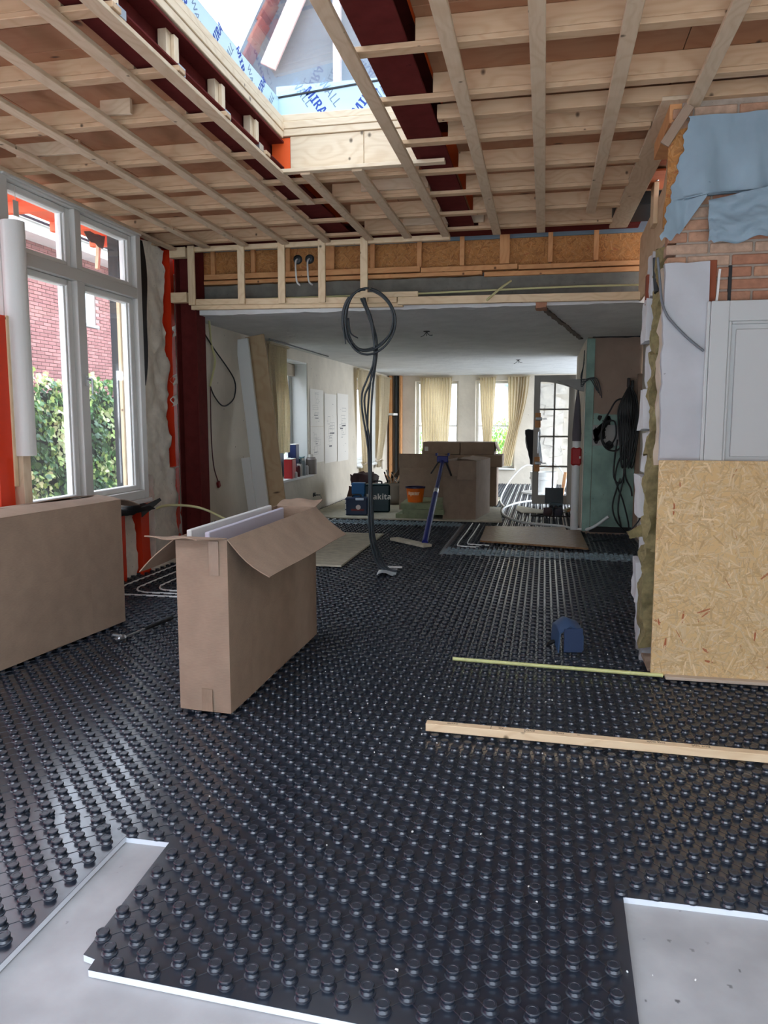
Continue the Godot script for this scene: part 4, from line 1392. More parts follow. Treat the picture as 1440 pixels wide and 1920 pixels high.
	b.prism(ragged([Vector3(0.585, 2.44, 1), Vector3(0.70, 2.44, 1), Vector3(0.72, 2.95, 0), Vector3(0.60, 2.92, 1)], 0.005, 0.05, 9), 0.015, Transform3D(Basis(), V(0, 0, -4.445)))
	solo("strand_board_scrap", b, M.osb_old, "ragged strip of strand board left of the blue membrane", "board")
	b = mb(); b.bar(V(0.69, 3.04, -4.40), V(0.575, 2.86, -4.42), 0.05, 0.02, V(0, 0, 1))
	solo("splinter", b, M.card, "split lath end hanging left of the blue membrane", "splinter")
	b = mb(); b.bb(V(0.60, 2.98, -5.05), V(2.75, 3.1, -4.46), 0.0)
	solo("wall_plate", b, M.old_wood, "brown wall plate on top of the old wall above the blue membrane", "beam")
	# blue breather membrane, two torn pieces
	var fn := noise(0.02, 91)
	b = mb()
	b.sheet(func(u: float, v: float) -> Vector3:
		var L := lerpf(0.685, 0.60, pow(v / 0.72, 1.3)) if v < 0.72 else lerpf(0.60, 0.572, (v - 0.72) / 0.28)
		var R := 1.36 if v < 0.66 else lerpf(0.80, 0.665, clampf((v - 0.66) / 0.34 , 0.0, 1.0))
		if v < 0.66: R = lerpf(1.36, 1.36, v)
		L += 0.008 * sin(v * 31.0) + 0.005 * sin(v * 77.0)
		var x := lerpf(L, R, u)
		var yy := lerpf(2.985, 2.365, v) + (0.03 * u * v if v > 0.6 else 0.0)
		yy += 0.014 * sin(u * 9.0) * pow(v, 6.0)
		var z := -4.40 + 0.02 * sin(x * 26.0 + fn.get_noise_1d(v * 30) * 2.0) * (0.3 + v * 0.7) + 0.012 * fn.get_noise_2d(x * 300, v * 60)
		return V(x, yy, z), 64, 50, 0.002)
	solo("blue_membrane", b, M.tarp, "pale blue building membrane hanging from the ceiling at the upper right, torn below", "membrane")
	b = mb()
	b.sheet(func(u: float, v: float) -> Vector3:
		var x := lerpf(0.795 + 0.012 * v, 1.38, u)
		var top := lerpf(2.555, 2.66, u)
		var bot := 2.335 + 0.06 * u + 0.012 * sin(u * 19.0) + (0.02 if u < 0.03 else 0.0)
		var yy := lerpf(top, bot, v)
		var z := -4.372 + 0.014 * sin(v * 11.0 + u * 3.0) + 0.015 * fn.get_noise_2d(x * 400 + 70, v * 200)
		return V(x, yy, z), 40, 24, 0.002)
	solo("blue_membrane", b, M.tarp, "lower torn piece of pale blue membrane lapping over the bricks", "membrane")

# ---------------------------------------------------------------- old room
func curtain(label: String, axis: int, fixed: float, top: Array, waist: Array, foot: Array, ys: Array, folds: int, m: Material, group := "") -> void:
	# top, waist, foot: [from, to] along the other axis; ys: [top, waist, foot]
	var t := thing("curtain", label, "curtain", Vector3.ZERO, 0, group)
	var b := mb()
	b.sheet(func(u: float, v: float) -> Vector3:
		var yy := lerpf(ys[0], ys[2], v)
		var a: float; var c: float
		if yy > ys[1]:
			var k: float = pow((ys[0] - yy) / (ys[0] - ys[1]), 1.6)
			a = lerpf(top[0], waist[0], k); c = lerpf(top[1], waist[1], k)
		else:
			var k: float = (ys[1] - yy) / maxf(0.01, ys[1] - ys[2])
			a = lerpf(waist[0], foot[0], k); c = lerpf(waist[1], foot[1], k)
		var p := lerpf(a, c, u)
		var off := 0.032 * sin(u * TAU * folds + 0.6 * sin(v * 3.0 + u * 9.0)) + 0.01 * sin(u * 61.0 + v * 5.0)
		return V(fixed + off, yy, p) if axis == 0 else V(p, yy, fixed + off), folds * 8, 24, 0.0)
	part(t, "cloth", b, m)
	b = mb()
	if axis == 0: b.bb(V(fixed - 0.03, ys[0], minf(top[0], top[1]) - 0.03), V(fixed + 0.03, ys[0] + 0.03, maxf(top[0], top[1]) + 0.03), 0.003)
	else: b.bb(V(top[0] - 0.02, ys[0], fixed - 0.03), V(top[1] + 0.02, ys[0] + 0.025, fixed + 0.03), 0.003)
	part(t, "heading", b, m)

func plan_tex(seed_: int) -> ImageTexture:
	var im := Image.create(128, 192, false, Image.FORMAT_RGB8)
	im.fill(Color(0.95, 0.94, 0.92))
	var r := RandomNumberGenerator.new(); r.seed = seed_
	var ink := Color(0.66, 0.66, 0.66)
	for k in 7:
		var x := r.randi_range(22, 60); var y := r.randi_range(16, 150); var w := r.randi_range(18, 48); var h := r.randi_range(8, 34)
		im.fill_rect(Rect2i(x, y, w, 1), ink); im.fill_rect(Rect2i(x, y + h, w, 1), ink)
		im.fill_rect(Rect2i(x, y, 1, h), ink); im.fill_rect(Rect2i(x + w, y, 1, h), ink)
		if k < 2: im.fill_rect(Rect2i(x, y + h - 3, w, 3), Color(0.35, 0.35, 0.37))
	for k in 12:
		im.fill_rect(Rect2i(r.randi_range(20, 90), r.randi_range(12, 176), r.randi_range(4, 16), 1), ink)
	return tex(im)

func back_room() -> void:
	var b := mb()
	# window niches on the left: frames and panes at the outer face
	for q in [["window_3", -9.75, -11.36, 0.62, 2.30, "white window in the niche behind the leaning boards, paint pots on its sill"], ["window_4", -14.5, -16.2, 0.55, 2.26, "white side window between two tied back curtains"]]:
		var w := thing(q[0], q[5], "window", Vector3.ZERO, 0, "", "structure")
		b = mb()
		b.bb(V(-3.88, q[3], q[1] - 0.07), V(-3.80, q[4], q[1]), 0.005)
		b.bb(V(-3.88, q[3], q[2]), V(-3.80, q[4], q[2] + 0.07), 0.005)
		b.bb(V(-3.88, q[3], q[2] + 0.07), V(-3.80, q[3] + 0.07, q[1] - 0.07), 0.005)
		b.bb(V(-3.88, q[4] - 0.07, q[2] + 0.07), V(-3.80, q[4], q[1] - 0.07), 0.005)
		part(w, "window_frame", b, M.white)
		b = mb()
		for e in [q[2] + 0.07, q[2] + 0.60]:
			b.bb(V(-3.87, q[3] + 0.07, e), V(-3.815, q[4] - 0.07, e + 0.05), 0.004)
		b.bb(V(-3.87, q[3] + 0.07, q[2] + 0.12), V(-3.815, q[3] + 0.12, q[2] + 0.60), 0.004)
		b.bb(V(-3.87, q[4] - 0.12, q[2] + 0.12), V(-3.815, q[4] - 0.07, q[2] + 0.60), 0.004)
		part(w, "sash", b, M.white)
		b = mb(); b.bb(V(-3.85, q[3] + 0.07, q[2] + 0.07), V(-3.845, q[4] - 0.07, q[1] - 0.07), 0.0)
		part(w, "pane", b, M.glass)
		b = mb(); b.bb(V(-3.80, q[3] - 0.035, q[2] - 0.02), V(-3.47, q[3], q[1] + 0.02), 0.004)
		part(w, "sill", b, M.white)
		b = mb()
		b.bb(V(-3.80, q[4] - 0.02, q[2]), V(-3.56, q[4], q[1]), 0.002)
		b.bb(V(-3.80, q[3], q[2]), V(-3.56, q[4] - 0.02, q[2] + 0.015), 0.002)
		part(w, "reveal_lining", b, M.white)
		b = mb()
		b.bb(V(-3.79, q[4] - 0.20, q[2] + 0.03), V(-3.74, q[4] - 0.02, q[1] - 0.03), 0.01)
		part(w, "roller_blind", b, M.cream_cloth, "rolled up pale blind")
	# tall back windows
	for q in [["window_5", -2.93, -1.94, 0.50, 2.33, "tall left window of the end wall behind a drawn curtain"], ["window_6", -1.55, -0.66, 0.36, 2.33, "tall right window of the end wall between two curtains"], ["window_7", 0.62, 1.32, 0.36, 2.33, "tall window of the end wall hidden behind the partition"]]:
		var w := thing(q[0], q[5], "window", Vector3.ZERO, 0, "", "structure")
		b = mb()
		b.bb(V(q[1], q[3], -17.9), V(q[1] + 0.06, q[4], -17.82), 0.005)
		b.bb(V(q[2] - 0.06, q[3], -17.9), V(q[2], q[4], -17.82), 0.005)
		b.bb(V(q[1] + 0.06, q[3], -17.9), V(q[2] - 0.06, q[3] + 0.06, -17.82), 0.005)
		b.bb(V(q[1] + 0.06, q[4] - 0.06, -17.9), V(q[2] - 0.06, q[4], -17.82), 0.005)
		b.bb(V(q[1] + 0.06, 1.30, -17.89), V(q[2] - 0.06, 1.33, -17.83), 0.003)
		part(w, "window_frame", b, M.white)
		b = mb(); b.bb(V(q[1] + 0.06, q[3] + 0.06, -17.86), V(q[2] - 0.06, q[4] - 0.06, -17.855), 0.0)
		part(w, "pane", b, M.glass)
		b = mb(); b.bb(V(q[1] - 0.03, q[3] - 0.03, -17.82), V(q[2] + 0.03, q[3], -17.53), 0.004)
		part(w, "sill", b, M.white)
	curtain("cream curtain drawn across the left back window", 1, -17.52, [-2.80, -2.08], [-2.76, -2.14], [-2.74, -2.16], [2.39, 1.2, 0.56], 11, M.curtain)
	curtain("narrow cream curtain at the left side of the right back window", 1, -17.52, [-1.45, -1.10], [-1.36, -1.17], [-1.35, -1.20], [2.39, 1.0, 0.50], 6, M.curtain)
	curtain("cream curtain at the right side of the right back window, swept sideways at the foot", 1, -17.52, [-0.83, -0.36], [-0.80, -0.56], [-1.0, -0.72], [2.40, 1.3, 0.42], 7, M.curtain)
	curtain("dull curtain behind the leaning boards at the first side window", 0, -3.46, [-9.45, -10.15], [-9.5, -10.2], [-9.55, -10.2], [2.40, 1.6, 1.0], 7, M.curtain)
	curtain("tied curtain left of the second side window", 0, -3.45, [-14.25, -15.3], [-14.65, -14.95], [-14.6, -14.9], [2.38, 0.60, 0.15], 8, M.curtain)
	curtain("tied curtain right of the second side window", 0, -3.45, [-16.2, -17.25], [-16.0, -16.25], [-15.95, -16.2], [2.36, 0.62, 0.45], 8, M.curtain)
	for q in [[-14.8, "string tied round the curtain left of the second side window"], [-16.1, "string tied round the curtain right of the second side window"]]:
		b = mb()
		var ring := []
		for k in 24:
			var a := TAU * k / 24
			ring.append(V(-3.45 + 0.07 * cos(a), 0.60 + 0.02 * sin(a * 3), q[0] + 0.18 * sin(a)))
		b.tube(ring, 0.012, 6, true)
		b.tube(spline([V(-3.39, 0.6, q[0]), V(-3.37, 0.5, q[0] + 0.1), V(-3.38, 0.42, q[0] + 0.05)], 4), 0.012, 6)
		solo("curtain_tie", b, M.cream_cloth, q[1], "curtain tie")
	b = mb(); b.tube([V(-3.40, 2.445, -9.3), V(-3.40, 2.445, -12.0)], 0.008, 6)
	solo("curtain_rail", b, M.cable, "dark curtain rail on the ceiling above the first side window", "rail")

	# pipe boxing in the left back corner
	b = mb(); b.bb(V(-3.50, 0, -17.58), V(-3.44, 2.45, -17.4), 0.003)
	b.bb(V(-3.26, 0, -17.58), V(-3.22, 2.45, -17.4), 0.003)
	solo("pipe_boxing", b, M.old_wood, "brown timber uprights of the open pipe casing in the far left corner", "casing")
	b = mb(); b.tube([V(-3.35, 0, -17.5), V(-3.35, 2.45, -17.5)], 0.05, 12)
	solo("soil_pipe", b, M.cable, "grey drain pipe in the far left corner", "pipe")
	b = mb(); b.bb(V(-3.55, 1.55, -17.4), V(-3.3, 1.60, -16.9), 0.004)
	solo("wall_shelf", b, M.white, "small white shelf bracket beside the far curtain", "shelf")

	# papers on the wall
	for q in [[-11.45, -12.17, 1.345, 1.92, "upper left building plan taped beside the niche window", 1], [-11.45, -12.17, 0.77, 1.335, "lower left building plan taped beside the niche window", 2], [-12.24, -12.99, 0.73, 1.875, "middle long building plan taped to the cream wall", 3], [-13.04, -13.80, 0.72, 1.905, "right long building plan, mostly blank, on the cream wall", 4]]:
		b = mb()
		var z0: float = q[0]; var z1: float = q[1]; var y0: float = q[2]; var y1: float = q[3]
		b.uo = Vector2.ZERO
		b.sheet(func(u: float, v: float) -> Vector3: return V(-3.543 + 0.012 * sin(u * PI) * sin(v * 7.0) * 0.5, lerpf(y1, y0, v), lerpf(z0, z1, u)), 8, 12, 0.0015)
		solo("building_plan", b, mat(Color(0.93, 0.92, 0.90), 0.8, plan_tex(q[5])), q[4], "paper", "plans on the cream wall")

	# leaning boards
	b = mb(); b.bar(V(-3.02, 0.03, -8.55), V(-3.40, 2.43, -8.80), 0.24, 0.03, V(0, 0, 1))
	solo("leaning_board", b, mat(Color(0.80, 0.74, 0.64), 0.7, M.pale.albedo_texture, Vector3(0.5, 0.7, 1)), "wide tan board leaning on the left wall of the old room", "board")
	b = mb(); b.bar(V(-3.16, 0.03, -8.46), V(-3.50, 2.38, -8.66), 0.15, 0.04, V(0, 0, 1))
	solo("leaning_board", b, M.white, "narrow white board leaning on the left wall, in front of the tan board", "board")
	b = mb(); b.bar(V(-3.27, 0.03, -8.41), V(-3.425, 1.0, -8.50), 0.10, 0.03, V(0, 0, 1))
	solo("leaning_board", b, M.white, "short white board leaning left of the two long boards", "board")

	# wires on the near left wall
	var px := -3.53
	b = mb(); b.tube(spline([V(px + 0.2, 2.60, -7.3), V(px + 0.1, 2.45, -7.6), V(px, 2.25, -7.86), V(px, 2.08, -7.95), V(px, 1.85, -7.83), V(px, 1.80, -7.8)], 6), 0.012, 8)
	solo("yellow_conduit", b, M.conduit, "pale yellow conduit dangling down the grey wall beside the red column", "conduit")
	b = mb(); b.tube(spline([V(px, 2.36, -7.67), V(px, 2.22, -7.9), V(px, 1.92, -8.45), V(px, 1.72, -8.47), V(px, 1.62, -8.3), V(px, 1.60, -8.1), V(px, 1.70, -7.9), V(px, 1.80, -7.81)], 6), 0.008, 6)
	solo("black_wire", b, M.cable_black, "black wire looping over the grey wall beside the red column", "wire")
	var o := thing("red_lead", "thin dark red lead with a red plug hanging down the grey wall", "lead")
	b = mb(); b.tube(spline([V(px, 1.80, -7.81), V(px, 1.3, -7.80), V(px, 0.95, -7.84), V(px, 0.76, -7.95)], 6), 0.006, 6)
	part(o, "cord", b, mat(Color(0.30, 0.10, 0.10), 0.5))
	b = mb(); b.box(V(px, 0.73, -7.96), Vector3(0.03, 0.07, 0.05), Basis(Vector3.RIGHT, 0.4), 0.008)
	part(o, "plug", b, mat(Color(0.45, 0.09, 0.09), 0.5))
	# open socket holes
	for q in [[0.30, -7.80, "open socket box low on the grey wall beside the red column"], [0.27, -11.6, "open socket box with wires below the building plans"], [0.24, -14.4, "open socket box with wires near the tied curtain"]]:
		var s := thing("socket_box", q[2], "socket")
		b = mb()
		for k in 2: b.lathe([Vector2(0, 0.012), Vector2(0.032, 0.012), Vector2(0.036, 0.0)], 16, Transform3D(Basis(V(0, 0, 1), -PI / 2), V(-3.555, q[0], q[1] - 0.08 * k)))
		part(s, "box", b, M.black)
		b = mb()
		for k in 3: b.tube(spline([V(-3.55, q[0], q[1]), V(-3.49, q[0] - 0.01, q[1] - 0.05 - 0.03 * k), V(-3.47, q[0] - 0.03 * k, q[1] - 0.12 - 0.03 * k)], 4), 0.004, 5)
		part(s, "wires", b, M.cable_black)

	# partition on the right: green board below, brown plaster above
	var w2 := thing("wall_green", "partition end with green moisture board below and brown plaster above", "wall", Vector3.ZERO, 0, "", "structure")
	b = mb(); b.bb(V(0.50, 0.0, -12.9), V(1.16, 2.46, -10.012), 0.0)
	part(w2, "core", b, tri_mat(Color(0.64, 0.55, 0.48), 0.85, M.plaster.albedo_texture, 0.8))
	b = mb(); b.prism(ragged([Vector3(0.59, 0.10, 0), Vector3(1.10, 0.10, 0), Vector3(1.10, 1.50, 1), Vector3(0.59, 1.52, 0)], 0.008, 0.04, 21), 0.012, Transform3D(Basis(), V(0, 0, -10.012)))
	part(w2, "green_board", b, M.green)
	b = mb(); b.bb(V(0.49, 0.04, -10.09), V(0.585, 2.44, -9.995), 0.003)
	part(w2, "corner_strip", b, M.green)
	b = mb(); b.bb(V(1.10, 0.0, -10.05), V(1.16, 2.0, -9.94), 0.003)
	part(w2, "tan_strip", b, M.card)
	b = mb(); b.bb(V(0.478, 0.02, -12.9), V(0.50, 2.44, -10.09), 0.003)
	part(w2, "side_board", b, M.plaster)
	b = mb(); b.bb(V(0.58, 0.03, -10.0), V(1.09, 0.10, -9.985), 0.002)
	part(w2, "dark_gap", b, M.black)
	b = mb(); b.bb(V(0.56, 1.12, -10.06), V(1.02, 1.38, -9.998), 0.003)
	part(w2, "scraped_field", b, M.plaster_grey)
	var rr := RandomNumberGenerator.new(); rr.seed = 12
	for k in 15:
		var c := Vector2(rr.randf_range(0.60, 0.98), rr.randf_range(1.06, 1.5))
		if k < 4: c = Vector2(0.64 + 0.03 * k, 1.22 + 0.06 * (k % 3))
		var pg := PackedVector2Array()
		var s := rr.randf_range(0.025, 0.06) * (1.6 if k < 3 else 1.0)
		for j in 9:
			var a := TAU * j / 9.0
			pg.append(c + Vector2(cos(a) * s * rr.randf_range(0.5, 1.2), sin(a) * s * rr.randf_range(0.3, 1.5)))
		b = mb(); b.prism(pg, 0.003, Transform3D(Basis(), V(0, 0, -9.9965)))
		part(w2, "torn_patch", b, mat(Color(0.13, 0.13, 0.12), 0.8))
	# scar where a wall stood
	b = mb()
	b.rough(V(0.17, 2.452, -8.6), Vector3(0.05, 0.02, 3.0), Basis(Vector3.UP, -0.16), 0.06, 0.02, noise(0.06, 66))
	solo("ceiling_scar", b, mat(Color(0.40, 0.35, 0.31), 0.9), "rough brown scar across the old ceiling where a wall was taken out", "scar")
	b = mb()
	b.rough(V(-0.06, 2.452, -7.2), Vector3(0.10, 0.05, 0.2), Basis(), 0.04, 0.02, noise(0.06, 67))
	solo("brick_stub", b, M.bricks[2], "broken brick stub at the front edge of the old ceiling", "brick stub")
	b = mb(); b.rough(V(0.85, 2.452, -9.97), Vector3(0.6, 0.02, 0.05), Basis(), 0.05, 0.015, noise(0.06, 68))
	solo("ceiling_crack", b, M.black, "dark crack between the old ceiling and the green partition", "crack")
	# ceiling boxes with wire ends
	for q in [[-1.36, -8.95, "ceiling box with stray wires beside the hanging coil"], [-0.47, -13.4, "ceiling box with stray wires further back near the door"]]:
		var c := thing("ceiling_box", q[2], "ceiling box")
		b = mb(); b.lathe([Vector2(0.04, 0.0), Vector2(0.035, -0.01), Vector2(0, -0.01)], 16, Transform3D(Basis(), V(q[0], 2.458, q[1])))
		part(c, "box", b, M.black)
		b = mb()
		for k in 3: b.tube(spline([V(q[0], 2.45, q[1]), V(q[0] + 0.03 * (k - 1), 2.41, q[1]), V(q[0] + 0.07 * (k - 1), 2.39 + 0.01 * k, q[1])], 4), 0.004, 5)
		part(c, "wires", b, M.cable_black)

	# glazed door standing open
	var d := thing("door_2", "white glazed door with eight panes and an arched top row, standing open", "door", Vector3.ZERO, 0, "", "structure")
	var dm := mat(Color(0.66, 0.65, 0.62), 0.5)
	var zf := -12.93; var zb := -12.97
	b = mb(); b.bb(V(-0.185, 0.06, zb), V(-0.085, 2.165, zf), 0.003); part(d, "stile", b, dm)
	b = mb(); b.bb(V(0.37, 0.06, zb), V(0.48, 2.165, zf), 0.003); part(d, "stile", b, dm)
	b = mb(); b.bb(V(-0.085, 0.06, zb), V(0.37, 0.21, zf), 0.003); part(d, "rail", b, dm)
	var arch := PackedVector2Array([Vector2(-0.085, 2.165), Vector2(0.37, 2.165)])
	for k in 11: arch.append(Vector2(0.37 - 0.455 * k / 10.0, 1.97 + 0.09 * (1.0 - pow(1.0 - k / 10.0, 2.0))))
	b = mb(); b.prism(arch, 0.04, Transform3D(Basis(), V(0, 0, zb))); part(d, "rail", b, dm)
	b = mb(); b.bb(V(0.13, 0.21, zb + 0.005), V(0.16, 2.05, zf - 0.005), 0.003); part(d, "glazing_bar", b, dm)
	for yy in [0.67, 1.16, 1.60]:
		b = mb(); b.bb(V(-0.085, yy, zb + 0.005), V(0.37, yy + 0.03, zf - 0.005), 0.003); part(d, "glazing_bar", b, dm)
	var yl := [0.21, 0.69, 1.18, 1.62, 2.06]
	for k in 4:
		for s in [[-0.085, 0.13], [0.16, 0.37]]:
			b = mb(); b.bb(V(s[0], yl[k] + 0.01, -12.952), V(s[1], yl[k + 1] - 0.03, -12.948), 0.0)
			part(d, "pane", b, M.glass)
	for yy in [1.42, 0.70]:
		b = mb(); b.bb(V(-0.16, yy - 0.10, zf), V(-0.07, yy + 0.14, zf + 0.03), 0.003)
		part(d, "wood_block", b, M.old_wood)
		b = mb()
		b.lathe([Vector2(0, -0.05), Vector2(0.028, -0.05), Vector2(0.028, 0.05), Vector2(0, 0.05)], 12, Transform3D(Basis(V(0, 0, 1), PI / 2), V(-0.10, yy + 0.04, zf + 0.05)))
		b.tube([V(-0.07, yy + 0.04, zf + 0.05), V(0.03, yy + 0.04, zf + 0.06)], 0.008, 6)
		part(d, "clamp", b, M.metal, "chrome clamp")
	b = mb(); b.tube(spline([V(-0.11, 0.92, zf + 0.01), V(-0.11, 0.93, zf + 0.05), V(-0.11, 1.22, zf + 0.05), V(-0.11, 1.23, zf + 0.01)], 4), 0.010, 8)
	part(d, "pull_handle", b, M.metal)
	b = mb(); b.rough(V(-0.17, 1.02, -13.05), Vector3(0.22, 0.55, 0.10), Basis(V(0, 0, 1), 0.1), 0.06, 0.08, noise(0.02, 97))
	solo("black_coat", b, M.black, "black coat hanging behind the open glazed door", "coat")
	# rough plaster of the far right wall seen through the door
	b = mb()
	for k in 8:
		b.rough(V(0.05 + 0.1 * (k % 3), 0.5 + 0.23 * k, -17.59), Vector3(0.5, 0.22, 0.03), Basis(V(0, 0, 1), 0.3 * sin(k * 2.0)), 0.06, 0.03, noise(0.04, 98 + k))
	stuff(solo("peeling_plaster", b, M.plaster, "peeling plaster of the end wall seen through the glazed door", "plaster"))

# ---------------------------------------------------------------- cartons
func flap(t: Node, hinge_a: Vector3, hinge_b: Vector3, out: Vector3, m: Material, bend := 0.0, called := "flap") -> void:
	var b := mb()
	var w := out.length()
	var nn := (hinge_b - hinge_a).cross(out).normalized()
	b.sheet(func(u: float, v: float) -> Vector3:
		var p := hinge_a.lerp(hinge_b, u) + out * v
		return p + nn * (bend * sin(v * PI) * w + 0.006 * sin(u * 9.0 + v * 4.0) * v), 14, 6, 0.005, Vector2(hinge_a.distance_to(hinge_b), w))
	part(t, called, b, m)

func open_carton(label: String, A: Vector3, B: Vector3, C: Vector3, D: Vector3, hgt: float, m: Material) -> Node3D:
	# A..D: floor corners in order; walls are 6 mm thick, each a part
	var t := thing("carton", label, "cardboard box")
	var q := [A, B, C, D]
	var mid := (A + B + C + D) * 0.25
	for k in 4:
		var a: Vector3 = q[k]; var c: Vector3 = q[(k + 1) % 4]
		var o := (c - a).cross(Vector3.UP).normalized()
		if o.dot((a + c) * 0.5 - mid) < 0: o = -o
		var b := mb()
		var wob := 0.004
		var L := a.distance_to(c)
		b.sheet(func(u: float, v: float) -> Vector3:
			return a.lerp(c, u) + Vector3.UP * hgt * v + o * (wob * sin(u * 7.0 + v * 5.0 + k) * sin(u * PI) + 0.006 * sin(u * PI) * sin(v * PI)), 12, 8, 0.0, Vector2(L, hgt))
		part(t, "side", b, m)
		b = mb()
		b.sheet(func(u: float, v: float) -> Vector3: return a.lerp(c, u) + Vector3.UP * hgt * v - o * 0.006, 2, 2, 0.0, Vector2(L, hgt))
		b.quad(a + Vector3.UP * hgt, c + Vector3.UP * hgt, c + Vector3.UP * hgt - o * 0.006, a + Vector3.UP * hgt - o * 0.006, Vector3.UP)
		part(t, "lining", b, m)
	var b := mb()
	b.quad(A, B, C, D, Vector3.DOWN)
	b.quad(A + V(0, 0.006, 0), B + V(0, 0.006, 0), C + V(0, 0.006, 0), D + V(0, 0.006, 0), Vector3.UP)
	part(t, "bottom", b, m)
	return t

func cartons() -> void:
	var up := V(0, 0.023, 0)
	var A := V(-1.727, 0, -3.375) + up; var B := V(-1.452, 0, -3.350) + up
	var C := V(-1.452, 0, -4.785) + up; var D := V(-1.727, 0, -4.81) + up
	var H := 0.85
	var t := open_carton("tall open carton standing in the middle of the studded floor, flaps folded out", A, B, C, D, H, M.card)
	var h := V(0, H, 0)
	flap(t, B + h, C + h, V(0.205, -0.175, 0), M.card, 0.05)
	flap(t, A + h, D + h, V(-0.20, -0.17, 0), M.card, 0.01)
	flap(t, A + h + V(0, 0.004, 0), B + h + V(0, 0.004, 0), V(-0.09, 0.012, 0.13), M.card, 0.02)
	flap(t, D + h, C + h, V(0.01, 0.035, -0.13), M.card, 0.02)
	var b := mb()
	b.bb(V(-1.545, 0.70, -3.348), V(-1.495, 0.865, -3.3465), 0.0)
	var tm: StandardMaterial3D = M.card.duplicate()
	tm.roughness = 0.2
	part(t, "tape", b, tm, "clear tape")
	b = mb()
	b.bb(V(-1.60, 0.028, -3.350), V(-1.545, 0.14, -3.3475), 0.0)
	part(t, "tape", b, tm, "clear tape")
	# what is in it
	b = mb(); b.bb(V(-1.69, 0.05, -4.55), V(-1.665, 0.905, -3.42), 0.004)
	solo("white_sheet", b, M.white, "white panel standing in the middle carton, left one", "panel", "white panels in the middle carton")
	b = mb(); b.bb(V(-1.60, 0.05, -4.52), V(-1.575, 0.895, -3.43), 0.004)
	solo("white_sheet", b, mat(Color(0.78, 0.77, 0.82), 0.45), "pale lilac panel standing in the middle carton, right one", "panel", "white panels in the middle carton")

	A = V(-3.275, 0, -4.80) + up; B = V(-2.875, 0, -4.835) + up
	C = V(-3.015, 0, -3.40) + up; D = V(-3.415, 0, -3.36) + up
	H = 0.865
	t = open_carton("large closed-topped carton below the tall window, cut by the left picture edge", A, B, C, D, H, M.card)
	h = V(0, H, 0)
	flap(t, C + h, B + h, V(-0.20, 0.025, -0.02), M.card, 0.05)
	flap(t, D + h, A + h, V(0.23, 0.03, 0.02), M.card, 0.02)
	flap(t, A + h, B + h, V(0.02, -0.06, -0.22), M.card, 0.05)

